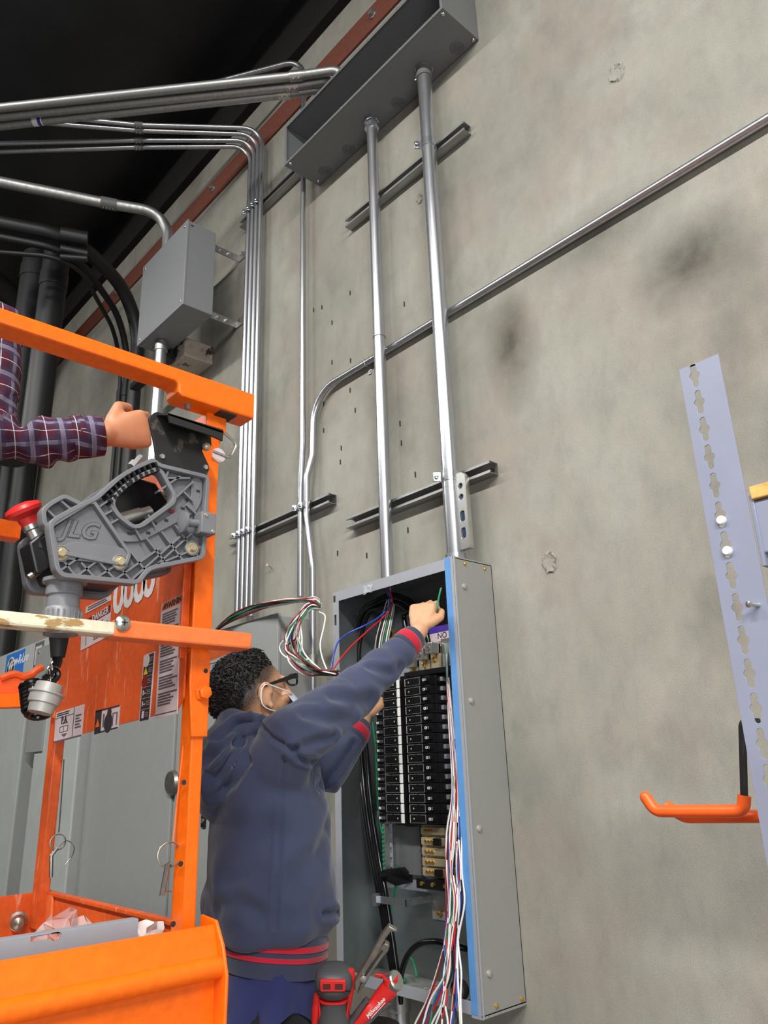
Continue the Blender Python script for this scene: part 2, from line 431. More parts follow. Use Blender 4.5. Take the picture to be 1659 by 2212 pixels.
# sagging black roof insulation, hung between purlins that run out from the wall
g = MB(); vs, fs = [], []
NX, NY = 150, 70
for j in range(NY+1):
    for i in range(NX+1):
        x = -14 + 19*i/NX; y = 0.3 - 12.3*j/NY
        ph = (y*0.9 + x*0.10)
        sag = -0.26*abs(math.sin(ph*1.7+0.6))**0.8
        z = 5.42 - 0.05*y*0.3 + sag + 0.05*noise.noise(V((x*1.3, y*0.9, 0))) + 0.02*noise.noise(V((x*4, y*3, 2)))
        vs.append((x, y, z))
for j in range(NY):
    for i in range(NX):
        a = j*(NX+1)+i; fs.append((a, a+NX+1, a+NX+2, a+1))
g.add(vs, fs)
struct(g.build('ceiling', 'ceiling', smooth=60), 'sagging black insulation facing under the roof')
struct(MB().box((-14, -0.05, 5.0), (5, 0.25, 5.5)).build('trim_1', 'timber_dark', bevel=0.004), 'dark timber ledger on top of the wall')
t2 = struct(MB().box((-14, -0.012, 4.66), (5, 0.0, 4.80)).build('trim_2', 'red_steel', bevel=0.002), 'rusty red steel strip bolted along the wall')
b0 = None
bl = MB().lathe([(0.022, 0), (0.022, 0.006), (0.014, 0.008), (0.014, 0.026), (0.0, 0.028)], (0, 0, 0), (0, -1, 0), 8).mesh('anchor_bolt')
for x in (-6.0, -4.7, -3.35, -1.9, -0.6):
    if b0 is None: b0 = link('anchor_bolt', bl, 'galv_dull', t2, (x, -0.012, 4.73))
    else: again(b0, (x, -0.012, 4.73), t2)
# spalled spots in the wall face: a chipped rim with a sunken heart
def spall(px, py, r, seed):
    c = at(px, py, Y=-0.001); rnd = random.Random(seed); m = MB(); n = 22; vs = []; fs = []
    for k, (rr, d) in enumerate(((1.25, 0.0), (1.05, 0.006), (0.8, 0.003), (0.55, 0.001), (0.2, 0.0006))):
        for i in range(n):
            a = 2*math.pi*i/n; q = r*rr*(1 + 0.22*rnd.uniform(-1, 1)); vs.append((c.x+q*math.cos(a)*0.8, -d*rnd.uniform(0.5, 1.2)-0.0004, c.z+q*math.sin(a)*1.1))
    for k in range(4):
        for i in range(n): fs.append((k*n+i, k*n+(i+1) % n, (k+1)*n+(i+1) % n, (k+1)*n+i))
    fs.append(tuple(range(4*n, 5*n)))
    m.add(vs, fs); return m.build('spalled_spot', 'concrete', wall, smooth=0)
spall(1187, 1215, 0.024, 1); spall(1332, 157, 0.026, 2); spall(907, 430, 0.016, 3)

# staples and a nail left in the wall
stp = MB().box((-0.0016, -0.004, -0.010), (0.0016, 0.0, 0.010)).mesh('staple'); st0 = None
for (px, py) in ((757, 633), (678, 670), (696, 664), (718, 697), (874, 657), (758, 779), (718, 783), (757, 843), (738, 968), (736, 998), (768, 886), (700, 930), (898, 1025), (882, 1145), (730, 1195), (793, 1200), (865, 915), (700, 872), (684, 905), (868, 957)):
    q = at(px, py, Y=0)
    if st0 is None: st0 = link('staple', stp, 'print', wall, (q.x, 0, q.z))
    else: again(st0, (q.x, 0, q.z), wall)
q = at(587, 1226, Y=0); MB().cyl((q.x, 0, q.z), (q.x+0.01, -0.03, q.z+0.004), 0.003, n=8).lathe([(0.007, 0), (0.006, 0.002)], (q.x+0.01, -0.03, q.z+0.004), (0.3, -1, 0.1), 10).build('nail', 'tin', wall)
# ------------------------------------------------------------------ wireway (open sheet steel gutter)
GX0, GX1, GZ0, GZ1, GY = -2.336, -1.329, 4.052, 4.282, -0.200
def open_box(x0, x1, y0, y1, z0, z1, t, name, mats, parent, lip=0.0):
    """five sided tray open towards -y; returns parts"""
    ps = []
    ps.append(MB().box((x0, y1-t, z0), (x1, y1, z1)).build('back_plate', mats[0], parent))
    for (nm, lo, hi) in (('bottom_plate', (x0, y0, z0), (x1, y1-t, z0+t)), ('top_plate', (x0, y0, z1-t), (x1, y1-t, z1)),
                         ('side_plate', (x0, y0, z0+t), (x0+t, y1-t, z1-t)), ('side_plate', (x1-t, y0, z0+t), (x1, y1-t, z1-t))):
        ps.append(MB().box(lo, hi).build(nm, mats[1], parent))
    return ps
gt = thing('wireway', 'long grey sheet-metal wireway with its front cover off, high on the wall', 'wireway', ((GX0+GX1)/2, -0.1, GZ0))
open_box(GX0, GX1, GY, -0.003, GZ0, GZ1, 0.003, 'wireway', ('grey_dark', 'grey_gutter'), gt)
L_ = 0.014
m = MB(); m.box((GX0, GY-0.001, GZ0), (GX1, GY+0.002, GZ0+L_)); MBl = m.build('front_lip', 'grey_gutter', gt, bevel=0.0008)
MB().box((GX0, GY-0.001, GZ1-L_), (GX1, GY+0.002, GZ1)).build('front_lip', 'grey_gutter', gt, bevel=0.0008)
MB().box((GX0, GY-0.001, GZ0+L_), (GX0+L_, GY+0.002, GZ1-L_)).build('front_lip', 'grey_gutter', gt, bevel=0.0008)
MB().box((GX1-L_, GY-0.001, GZ0+L_), (GX1, GY+0.002, GZ1-L_)).build('front_lip', 'grey_gutter', gt, bevel=0.0008)
ko = MB()
for r in (0.026, 0.017): ko.tube([(r*math.cos(a*math.pi/12), r*math.sin(a*math.pi/12), 0) for a in range(24)], 0.0022, 6, closed=True)
ko.lathe([(0.0125, 0.0), (0.0115, -0.0015), (0.0, -0.0018)], (0, 0, 0), (0, 0, 1), 20)
kme = ko.mesh('knockout'); k0 = None
for (px, py) in ((987, 103), (860, 221), (753, 322), (702, 369)):
    p = at(px, py, Z=GZ0)
    if k0 is None: k0 = link('knockout', kme, 'knock', gt, p)
    else: again(k0, p, gt)
sc = MB().lathe([(0.008, 0), (0.0075, 0.003), (0.005, 0.006), (0.0, 0.007)], (0, 0, 0), (0, 0, -1), 12).mesh('screw')
s0 = None
for (px, py) in ((957, 30), (1022, 86), (628, 353), (687, 391)):
    p = at(px, py, Z=GZ0)
    if s0 is None: s0 = link('screw', sc, 'metal', gt, p)
    else: again(s0, p, gt)
sc2 = MB().lathe([(0.005, 0), (0.004, 0.003), (0.0, 0.004)], (0, 0, 0), (0, -1, 0), 10).mesh('screw'); s1 = None
for i in range(6):
    for z in (GZ0+0.007, GZ1-0.007):
        p = (GX0+0.05+i*(GX1-GX0-0.1)/5, GY-0.001, z)
        if s1 is None: s1 = link('screw', sc2, 'metal', gt, p)
        else: again(s1, p, gt)

# ------------------------------------------------------------------ strut channels
def strut(x0, x1, z, label):
    h, d, t, l = 0.0205, 0.041, 0.0026, 0.009
    pr = [(-h, 0), (h, 0), (h, -d), (h-l, -d), (h-l, -d+0.007), (h-l+t, -d+0.007), (h-l+t, -d+t), (h-t, -d+t), (h-t, -t), (-h+t, -t), (-h+t, -d+t), (-h+l-t, -d+t), (-h+l-t, -d+0.007), (-h+l, -d+0.007), (-h+l, -d), (-h, -d)]
    n = len(pr); vs = [(x0, y, z+a) for (a, y) in pr] + [(x1, y, z+a) for (a, y) in pr]
    fs = [((i+1) % n, i, i+n, (i+1) % n+n) for i in range(n)]
    # end caps as three quads plus lips
    for b in (0, n):
        q = [(0, 1, 8, 9), (1, 2, 7, 8), (0, 9, 10, 15), (2, 3, 6, 7), (3, 4, 5, 6), (10, 11, 14, 15), (11, 12, 13, 14)]
        fs += [tuple(i+b for i in f) for f in q]
    me = MB().add(vs, fs).mesh('strut_channel', smooth=0)
    bm = bmesh.new(); bm.from_mesh(me); bmesh.ops.recalc_face_normals(bm, faces=bm.faces); bm.to_mesh(me); bm.free()
    c = centre(me); root = tag(link('strut_channel', me, 'strut', None, c), label, 'strut channel', 'strut channels bolted to the wall')
    sl = MB()
    k = int((x1-x0)/0.05); first = None
    sme = plate([rounded([(-0.016, -0.006), (0.016, -0.006), (0.016, 0.006), (-0.016, 0.006)], 0.006)], 0.001)
    sme.transform(Matrix.Rotation(math.pi/2, 4, 'X'))
    for i in range(k):
        p = (x0+0.04+i*0.05, -t-0.0008, z)
        if first is None: first = link('slot', sme, 'print', root, p)
        else: again(first, p, root)
    return root
strut(-2.985, -2.237, 2.437, 'strut channel behind the bundle of four thin conduits, low on the wall')
strut(-2.133, -1.417, 2.303, 'strut channel just above the open panelboard')
strut(-2.104, -1.406, 3.668, 'strut channel crossing the two big conduits below the wireway')
strut(-2.985, -2.20, 4.222, 'strut channel running behind the end of the wireway')

# ------------------------------------------------------------------ conduits
def clamp(root_label, cx, cy, z, r, big=False, group='strut clamps holding conduits', side=-1):
    """two-half strap pinched by a bolt standing out from the pipe"""
    t = thing('strut_clamp', root_label, 'clamp', (cx, cy, z), group)
    hw = 0.014 if not big else 0.018; n = 22; m = MB()
    pts = [(cx+(r+0.0016)*math.cos(a), cy+(r+0.0016)*math.sin(a)) for a in [math.radians(90-170+i*340/n) + math.pi for i in range(n+1)]]
    pts = [(cx+(r+0.0018)*math.sin(a), cy-(r+0.0018)*math.cos(a)) for a in [math.radians(-165+330*i/n) for i in range(n+1)]]
    inner = [(cx+(p[0]-cx)*(r+0.0003)/(r+0.0018), cy+(p[1]-cy)*(r+0.0003)/(r+0.0018)) for p in pts]
    vs = []; fs = []
    for zz in (z-hw, z+hw): vs += [(p[0], p[1], zz) for p in pts] + [(p[0], p[1], zz) for p in inner]
    k = len(pts); o2 = 2*k
    for i in range(k-1):
        fs += [(i, i+1, o2+i+1, o2+i), (k+i+1, k+i, o2+k+i, o2+k+i+1), (i+1, i, k+i, k+i+1), (o2+i, o2+i+1, o2+k+i+1, o2+k+i)]
    m.add(vs, fs)
    m.build('strap', 'zinc', t)
    a = math.radians(40); ex = V((side*math.sin(a), -math.cos(a), 0)); b = V((cx, cy, z)) + ex*(r+0.004); tt = V((ex.y, -ex.x, 0))
    e = 0.016 if not big else 0.024
    MB().obox(b+ex*e*0.5, ex*e*0.5, tt*0.0045, V((0, 0, hw*0.85))).build('ear', 'zinc', t, bevel=0.001)
    q = b+ex*e*0.6
    MB().cyl(q-tt*0.020, q+tt*0.016, 0.0035, n=8).lathe([(0.007, 0), (0.007, 0.005), (0.004, 0.006)], q+tt*0.008, tt, 6).lathe([(0.008, 0), (0.008, 0.004), (0.005, 0.005)], q-tt*0.008, -tt, 6).build('bolt', 'zinc', t)
    return t
def coupling(c, d, r, ln, parent, mat='galv_dull', screws=2, sdir=(0, -0.5, -1), both=True):
    """set-screw sleeve round a pipe"""
    c = V(c); d = V(d).normalized(); sd = V(sdir); sd = (sd-d*sd.dot(d)).normalized()
    m = MB().lathe([(r, -ln/2), (r+0.0035, -ln/2+0.001), (r+0.0035, ln/2-0.001), (r, ln/2)], c, d, 20)
    o = m.build('coupling', mat, parent)
    for k in range(screws):
        q = c + d*ln*((k+0.5)/screws-0.5)*0.8 + sd*(r+0.003)
        MB().lathe([(0.004, 0), (0.004, 0.008), (0.0, 0.009)], q, sd, 8).build('set_screw', 'metal', o)
    return o
def conduit(path, r, mat, label, name='conduit', group=None, n=16):
    """a pipe thing: an empty at its lowest end, the pipe under it"""
    low = min(path, key=lambda p: p.z)
    t = thing(name, label, 'conduit', low, group)
    MB().tube(path, r, n).build('pipe', mat, t, smooth=50)
    return t
x1 = (at(946, 600, Y=-.072).x + at(976, 1100, Y=-.072).x)/2
t = conduit([V((x1, -.072, 2.0)), V((x1, -.072, 4.05))], 0.028, 'galv_big', 'thickest bright conduit rising from the panelboard to the wireway', n=24)
coupling((x1, -.072, 4.025), (0, 0, 1), 0.029, 0.05, t, 'grey_dark', 2, (-1, -0.4, 0))
MB().lathe([(0.036, 0), (0.036, 0.006), (0.03, 0.008)], (x1, -.072, 4.044), (0, 0, 1), 20).build('bushing_ring', 'metal', t)
coupling((x1, -.072, 2.02), (0, 0, 1), 0.029, 0.045, t, 'galv', 2, (-1, -0.4, 0))
clamp('wide zinc clamp on the thickest conduit, above the spirit level', x1, -.072, 2.303, 0.028, True)
clamp('wide zinc clamp on the thickest conduit, just below the wireway', x1, -.072, 3.668, 0.028, True)
x2 = (at(815.5, 600, Y=-.068).x + at(831, 1100, Y=-.068).x)/2
t = conduit([V((x2, -.068, 2.0)), V((x2, -.068, 4.05))], 0.0225, 'galv', 'second thick conduit rising from the panelboard, with brass fitting at its foot', n=20)
MB().lathe([(0.030, 0), (0.034, 0.004), (0.034, 0.014), (0.030, 0.018), (0.027, 0.019), (0.027, 0.03)], (x2, -.068, 1.998), (0, 0, 1), 12).build('brass_locknut', 'brass', t)
MB().lathe([(0.024, 0), (0.032, 0.002), (0.032, 0.022), (0.027, 0.026), (0.027, 0.034), (0.033, 0.036), (0.033, 0.054)], (x2, -.068, 3.998), (0, 0, 1), 8).build('compression_nut', 'zinc', t)
coupling((x2, -.068, 2.98), (0, 0, 1), 0.0222, 0.004, t, 'galv', 0)
# one thin conduit straight up past the end of the wireway
x3 = (at(656.5, 700, Y=-.056).x + at(652, 900, Y=-.056).x)/2
xl = at(649, 1180, Y=-.056).x
pth = fillet([V((xl, -.056, at(645, 1290, Y=-.056).z)), V((xl, -.056, 2.52)), V((x3, -.056, 2.72)), V((x3, -.056, 4.86)), at(400, 195, Z=4.86), at(-60, 241, Z=4.86)], 0.10, 6)
t = conduit(pth, 0.0125, 'galv', 'single thin conduit running straight up past the end of the wireway')
clamp('zinc clamp on the left-hand of the two thin conduits beside each other', xl, -.056, 2.437, 0.0125)
# a conduit running level along the wall, bending down beside it
zr = at(1300, 476, Y=-.016).z
xb = xl+0.042
pth = fillet([at(1800, 165, Y=-.018), V((-0.3, -.018, zr)), V((-1.9, -.020, zr)), V((x3+0.040, -.026, zr)), V((x3+0.040, -.034, 2.66)), V((xb, -.056, 2.56)), V((xb, -.056, 2.40)), V((at(678, 1290, Y=-.056).x, -.062, 2.17)), V((at(678, 1290, Y=-.056).x, -.062, 1.35))], [0.1, 0.1, 0.36, 0.12, 0.1, 0.1, 0.1], 12)
pth[0].z = zr
t = conduit(pth, 0.0135, 'galv', 'thin conduit running level across the bare wall, then bending down')
coupling((pth[-1].x, -.062, 1.80), (0, 0, 1), 0.0137, 0.055, t, 'galv_dull', 2, (-1, -1, 0))
clamp('zinc clamp on the right-hand of the two thin conduits, above its offset bend', xb, -.056, 2.437, 0.0135)
p = at(792, 790, Y=-.02)
s = thing('one_hole_strap', 'small one-hole strap holding the level conduit to the wall', 'strap', (p.x, 0, zr-0.04))
MB().tube([(p.x, -0.018-0.0155*math.cos(a), zr+0.0155*math.sin(a)) for a in [math.radians(-95+i*19) for i in range(11)]], 0.0022, 6).build('strap', 'zinc', s)
MB().box((p.x-0.009, -0.004, zr-0.045), (p.x+0.009, 0, zr-0.012)).build('tab', 'zinc', s, bevel=0.001)
MB().lathe([(0.006, 0), (0.005, 0.004), (0, 0.005)], (p.x, -0.004, zr-0.033), (0, -1, 0), 8).build('screw', 'metal', s)
# bundle of four
xs = [-2.872, -2.834, -2.796, -2.758]
ends = [((300, 318), (0, 328)), ((300, 303), (0, 310)), ((300, 282), (0, 258)), ((300, 270), (0, 240))]
nm = ['first (farthest from the wireway) of the four thin conduits in the bundle', 'second of the four thin conduits in the bundle, counted from the far side', 'third of the four thin conduits in the bundle, counted from the far side', 'fourth of the bundle of thin conduits, nearest the wireway']
for i, x in enumerate(xs):
    zt = 4.66 + 0.012*i
    a = at(*ends[i][0], Z=zt); b = at(*ends[i][1], Z=zt); c = at(-160, ends[i][1][1]+ (ends[i][1][1]-ends[i][0][1])*0.53, Z=zt)
    zb = at((509, 521, 531, 545)[i], 1330, Y=-.056).z
    k = V((x, -.056, zt)) + (a-V((x, -.056, zt))).normalized()*0.14
    pth = fillet([V((x, -.056, zb)), V((x, -.056, zt)), a, b, c], [0.11, 0.3, 0.3], 8)
    t = conduit(pth, 0.0125, 'galv', nm[i], group=None)
    coupling(a, b-a, 0.0127, 0.045, t, 'grey_dark', 2)
    for z in (2.437, 4.222):
        clamp('small zinc clamp on one of the four bundled conduits, lower row' if z < 3 else 'small zinc clamp on one of the four bundled conduits, upper row', x, -.056, z, 0.0125, group='clamps on the conduit bundle, lower row' if z < 3 else 'clamps on the conduit bundle, upper row')
# three larger ones from the top of the wireway across to the far side
for i, (p1, p2, p3) in enumerate((((745, 149), (640, 164), (0, 233)), ((728, 172), (632, 187), (0, 252)), ((712, 190), (615, 204), (0, 272)))):
    zt = 4.42
    a = at(*p2, Z=zt); b = at(*p3, Z=zt); e = at(p3[0]-200, p3[1]+21, Z=zt); h = at(*p1, Z=zt)
    h = a + (a-b).normalized()*0.0 + (h-a)*1.0; h.y = max(min(h.y, -0.05), -0.15)
    pth = fillet([V((h.x, h.y, GZ1)), V((h.x, h.y, zt)), a, b, e], [0.07, 0.3, 0.3], 6)
    t = conduit(pth, 0.0205, 'galv_dull', ('uppermost', 'middle one', 'lowest')[i] + ' of the three parallel conduits entering the wireway from the roof space', n=18)
    coupling(a, b-a, 0.0208, 0.06, t, 'metal', 2)
    if i == 2:
        q = at(78, 263, Z=zt); d = (b-a).normalized()
        MB().lathe([(0.0211, -0.035), (0.0213, -0.034), (0.0213, 0.012), (0.0211, 0.013)], q, d, 18).build('sticker', 'white', t)
        MB().lathe([(0.0211, 0.013), (0.0214, 0.014), (0.0214, 0.030), (0.0211, 0.031)], q, -d, 18).build('sticker', 'purple', t)['label'] = 'purple band of the sticker'

# ------------------------------------------------------------------ junction box standing off the wall
BX0, BX1, BY0, BY1, BZ0, BZ1 = -3.472, -2.966, -0.352, -0.188, 3.582, 4.082
t = thing('junction_box', 'square grey junction box held off the wall on two steel arms', 'junction box', ((BX0+BX1)/2, (BY0+BY1)/2, BZ0))
MB().box((BX0+0.003, BY0+0.012, BZ0+0.003), (BX1-0.003, BY1, BZ1-0.003)).build('body', 'grey_box', t, bevel=0.003)
MB().box((BX0, BY0, BZ0), (BX1, BY0+0.012, BZ1)).build('cover', 'grey_box', t, bevel=0.003)
for (x, z) in ((BX0+0.03, BZ0+0.03), (BX1-0.03, BZ0+0.03), (BX1-0.03, BZ1-0.03), (BX0+0.03, BZ1-0.03)):
    MB().lathe([(0.008, 0), (0.006, 0.003), (0, 0.004)], (x, BY0, z), (0, -1, 0), 10).build('screw', 'metal', t)
MB().box((BX1-0.001, BY0+0.018, BZ1-0.03), (BX1+0.001, BY0+0.034, BZ1-0.026)).build('slot', 'print', t)
for zz, lab in ((4.14, 'upper'), (3.73, 'lower')):
    a = thing('bracket_arm', lab + ' zinc arm joining the junction box to the wall', 'bracket', (-3.02, -0.09, zz-0.03))
    z = zz - 0.09
    MB().box((-3.045, BY1, z-0.02), (-3.0395, -0.005, z+0.02)).build('arm', 'galv_dull', a, bevel=0.001)
    MB().box((-3.045, -0.008, z-0.02), (-2.955, 0.0, z+0.02)).build('wall_foot', 'galv_dull', a, bevel=0.001)
    MB().box((-3.12, BY1-0.0005, z-0.02), (-3.045, BY1+0.005, z+0.02)).build('box_foot', 'galv_dull', a, bevel=0.001)
    for y in (-0.07, -0.12): MB().lathe([(0.010, 0), (0.010, 0.007), (0.004, 0.008), (0.004, 0.014)], (-3.0395, y, z), (1, 0, 0), 6).build('bolt', 'metal', a)
    MB().lathe([(0.010, 0), (0.010, 0.007), (0.005, 0.008), (0.005, 0.02)], (-2.982, -0.008, z), (0, -1, 0), 6).build('bolt', 'metal', a)
cx, cy = at(345, 800, Y=-.27).x, -0.27
t = conduit([V((cx, cy, 1.99)), V((cx, cy, BZ0))], 0.029, 'galv', 'bright conduit dropping from the underside of the junction box', n=20)
coupling((cx, cy, BZ0-0.028), (0, 0, 1), 0.0295, 0.055, t, 'galv_dull', 2, (-1, -0.6, 0))
ux = at(362, 512, Y=-.27).x; zt = 4.42
pa = at(235, 440, Z=zt); pb = at(0, 393, Z=zt); pc = at(-220, 349, Z=zt)
pth = fillet([V((ux, -.27, BZ1)), V((ux, -.27, zt)), pa, pb, pc], [0.26, 0.3, 0.3], 12)
t = conduit(pth, 0.029, 'galv_dull', 'thick conduit sweeping from the top of the junction box into the roof space', n=20)
coupling(pa, pb-pa, 0.0295, 0.085, t, 'grey_dark', 4)
# old timber stub with flaking paint
p = at(425, 775, Y=-0.05)
o = thing('old_bracket', 'old bracket stub with flaking cream paint below the junction box', 'bracket', (p.x, -0.09, p.z-0.1))
MB().box((p.x-0.07, -0.17, p.z-0.06), (p.x+0.09, 0.0, p.z+0.05)).build('stub', 'peel', o, bevel=0.006)
MB().box((p.x-0.04, -0.174, p.z-0.035), (p.x+0.01, -0.169, p.z+0.025)).build('hollow', 'print', o)
MB().bar((p.x-0.45, -0.2, p.z-0.04), (p.x+0.0, -0.2, p.z-0.04), 0.05, 0.035).build('angle_iron', 'black_pipe', o, bevel=0.003)
MB().bar((p.x-0.02, -0.2, p.z-0.03), (p.x-0.02, -0.2, p.z+0.12), 0.035, 0.01, up=(0, 1, 0)).build('upright_tab', 'black_pipe', o, bevel=0.002)

# ------------------------------------------------------------------ black painted pipes
def vx(px, py, Y): return at(px, py, Y=Y).x
specs = [((262, 800), -0.06, 0.013, [(246, 600), (200, 568), (160, 557), (0, 545)], 4.12, 'thinnest of the three black pipes sweeping off the wall beside the junction box'),
         ((274, 800), -0.07, 0.020, [(262, 590), (220, 557), (160, 543), (0, 512)], 4.18, 'middle one of the three black pipes sweeping off the wall beside the junction box'),
         ((293, 800), -0.10, 0.040, [(280, 590), (235, 540), (160, 512), (0, 482)], 4.26, 'thickest of the three black pipes sweeping off the wall beside the junction box')]
for (b, Y, r, pts, zt, lab) in specs:
    x = vx(b[0], b[1], Y)
    pa = at(*pts[2], Z=zt); pb = at(*pts[3], Z=zt); pc = pb + (pb-pa)*1.2
    pth = fillet([V((x, Y, 1.99)), V((x, Y, zt)), pa, pb, pc], [0.30+r, 0.4, 0.4], 12)
    t = conduit(pth, r, 'black_pipe', lab, 'black_pipe', None, 18)
    coupling((x, Y, 3.75), (0, 0, 1), r+0.0005, 0.09, t, 'black_pipe', 0)
    coupling(pa, pb-pa, r+0.0005, 0.14, t, 'black_pipe', 0)
    MB().lathe([(r+0.004, -0.016), (r+0.004, 0.016)], (x, Y, 3.05), (0, 0, 1), 16).lathe([(0.012, 0), (0.012, 0.03)], (x-0.5*r, Y-r, 3.05), (-0.6, -1, 0), 8).build('clamp_band', 'black_pipe', t)
for (px, py, Y, r, lab) in ((8, 1100, -0.12, 0.075, 'black vertical pipe at the far end of the wall'), (42, 1100, -0.12, 0.09, 'thick black vertical pipe next to the checked shirt')):
    x = vx(px, py, Y)
    if px > 20:
        pth = fillet([V((x, Y, 2.2)), V((x, Y, 4.75)), at(0, 610, Z=4.75), at(-150, 560, Z=4.75)], [0.5, 0.3], 12)
    else: pth = [V((x, Y, 2.2)), V((x, Y, 5.3))]
    t = conduit(pth, r, 'black_pipe', lab, 'black_pipe', None, 20)
    coupling((x, Y, 3.4), (0, 0, 1), r+0.0005, 0.12, t, 'black_pipe', 0)
for (px, py, r, lab) in ((72, 620, 0.085, 'black pipe dropping from the dark roof, nearer the shirt'), (112, 640, 0.075, 'black pipe dropping from the dark roof, farther from the shirt')):
    p = at(px, py, Y=-0.62)
    t = conduit([V((p.x, -0.62, 3.2)), V((p.x, -0.62, at(px, 566, Y=-0.62).z))], r, 'black_pipe', lab, 'black_pipe', None, 18)
    coupling((p.x, -0.62, p.z+0.1), (0, 0, 1), r+0.001, 0.1, t, 'black_pipe', 0)

# ------------------------------------------------------------------ spirit level standing against the big conduit
lv = thing('spirit_level', 'short silver spirit level stuck upright to the thickest conduit', 'spirit level', (x1+0.05, -.072, 2.01))
lx0, lx1 = x1+0.0285, x1+0.072
ol = rounded([(0, 0), (0.040, 0), (0.040, 0.235), (0.026, 0.25), (0.006, 0.25), (0, 0.24)], 0.004)
circ = lambda cx, cy, r, n=14, k=1.0: [(cx+r*math.cos(2*math.pi*i/n), cy+r*k*math.sin(2*math.pi*i/n)) for i in range(n)]
me = plate([ol, circ(0.019, 0.205, 0.0105), circ(0.019, 0.168, 0.0105), rounded([(0.009, 0.085), (0.03, 0.085), (0.03, 0.122), (0.009, 0.122)], 0.01), rounded([(0.009, 0.03), (0.03, 0.03), (0.03, 0.067), (0.009, 0.067)], 0.01)], 0.02, 0.001)
put(me, frame(V((lx0+0.001, -.072, 2.05)), (1, 0, 0), (0, 0, 1)), 'body', 'metal', lv)
for (zz, r) in ((0.205, 0.010), (0.168, 0.010)):
    MB().lathe([(r, -0.004), (r, 0.004)], (lx0+0.020, -.072, 2.05+zz), (0, 1, 0), 14).build('dial', 'vial', lv)
for zz in (0.1035, 0.0485):
    MB().box((lx0+0.011, -.078, 2.05+zz-0.017), (lx0+0.029, -.066, 2.05+zz+0.017)).build('vial', 'vial', lv, bevel=0.003)
MB().box((lx0, -.083, 2.047), (lx0+0.042, -.061, 2.05)).build('foot', 'metal', lv)
# ------------------------------------------------------------------ open panelboard
PX0, PX1, PZ0, PZ1, PY = -2.045, -1.475, 0.822, 1.998, -0.175
pb_ = thing('panelboard', 'tall open panelboard cabinet with black breakers and no front cover', 'panelboard', ((PX0+PX1)/2, PY/2, PZ0))
T = 0.0025
MB().box((PX0, -0.004, PZ0), (PX1, -0.0015, PZ1)).build('back_plate', 'cab_in', pb_)
MB().box((PX0, PY, PZ1-T), (PX1, -0.004, PZ1)).build('top_plate', 'cab_in', pb_)
bot = MB().box((PX0, PY, PZ0), (PX1, -0.004, PZ0+T)).build('bottom_plate', 'panel_steel', pb_)
MB().box((PX0, PY, PZ0+T), (PX0+T, -0.004, PZ1-T)).build('side_plate', 'cab_in', pb_)
MB().box((PX1-T, PY, PZ0-0.006), (PX1, -0.0, PZ1+0.004)).build('side_plate', 'panel_steel', pb_)
FW = 0.030
MB().box((PX0, PY-0.002, PZ1-0.034), (PX1-0.034, PY, PZ1)).build('flange', 'grey_flange', pb_, bevel=0.0006)
fl = plate([[(PX0, PZ0), (PX0+FW, PZ0), (PX0+FW, PZ1-0.034), (PX0, PZ1-0.034)]] + [[(PX0+0.006, z), (PX0+0.018, z), (PX0+0.018, z+0.036), (PX0+0.006, z+0.036)] for z in (PZ0+0.16, PZ1-0.115)], 0.002)
fl.transform(Matrix.Rotation(math.pi/2, 4, 'X')); fl.transform(Matrix.Translation((0, PY-0.001, 0))); finish(fl, 0, 30)
link('flange', fl, 'grey_flange', pb_)
MB().box((PX0+FW, PY-0.002, PZ0), (PX1-0.034, PY, PZ0+0.030)).build('flange', 'grey_flange', pb_, bevel=0.0006)
MB().box((PX1-0.034, PY-0.002, PZ0-0.006), (PX1-0.002, PY, PZ1+0.004)).build('flange', 'grey_flange', pb_, bevel=0.0006)
MB().box((PX1-0.0328, PY-0.0030, PZ0+0.002), (PX1-0.0105, PY-0.0018, PZ1+0.002)).build('protective_film', 'blue_film', pb_)['label'] = 'blue protective film on the front edge'
MB().box((PX1, PY, PZ0-0.006), (PX1+0.003, PY+0.006, PZ1+0.004)).build('hem', 'grey_flange', pb_, bevel=0.001)
MB().box((PX0+0.004, PY-0.003, PZ1-0.034), (PX0+0.014, PY-0.0012, PZ1-0.012)).build('corner_notch', 'print', pb_)
rs = MB().lathe([(0.010, 0), (0.009, 0.004), (0.005, 0.0065), (0, 0.007)], (0, 0, 0), (1, 0, 0), 14).mesh('rivet'); r0 = None
for (px, py) in ((1003, 1267), (1018, 1514), (1035, 1790), (1057, 2103)):
    p = at(px, py, X=PX1)
    if r0 is None: r0 = link('rivet', rs, 'panel_steel', pb_, p)
    else: again(r0, p, pb_)
rs = MB().lathe([(0.006, 0), (0.006, 0.004), (0.003, 0.006)], (0, 0, 0), (1, 0, 0), 6).mesh('side_screw'); r0 = None
for (px, py) in ((1003, 1217), (1046, 1228), (1072, 2173), (1127, 2158)):
    p = at(px, py, X=PX1)
    if r0 is None: r0 = link('side_screw', rs, 'brass', pb_, p)
    else: again(r0, p, pb_)
rnd = random.Random(9); q = at(795, 1272, Y=PY-0.004); tp = MB(); vs = []; fs = []
for i in range(7):
    for j_ in range(5): vs.append((q.x-0.022+0.044*i/6+0.003*rnd.uniform(-1, 1), PY-0.004-0.006*rnd.random(), q.z-0.014+0.028*j_/4+0.004*rnd.uniform(-1, 1)))
for i in range(6):
    for j_ in range(4): a = i*5+j_; fs.append((a, a+5, a+6, a+1))
tp.add(vs, fs).build('tape_scrap', 'film', pb_)['label'] = 'crumpled clear tape on the top edge'
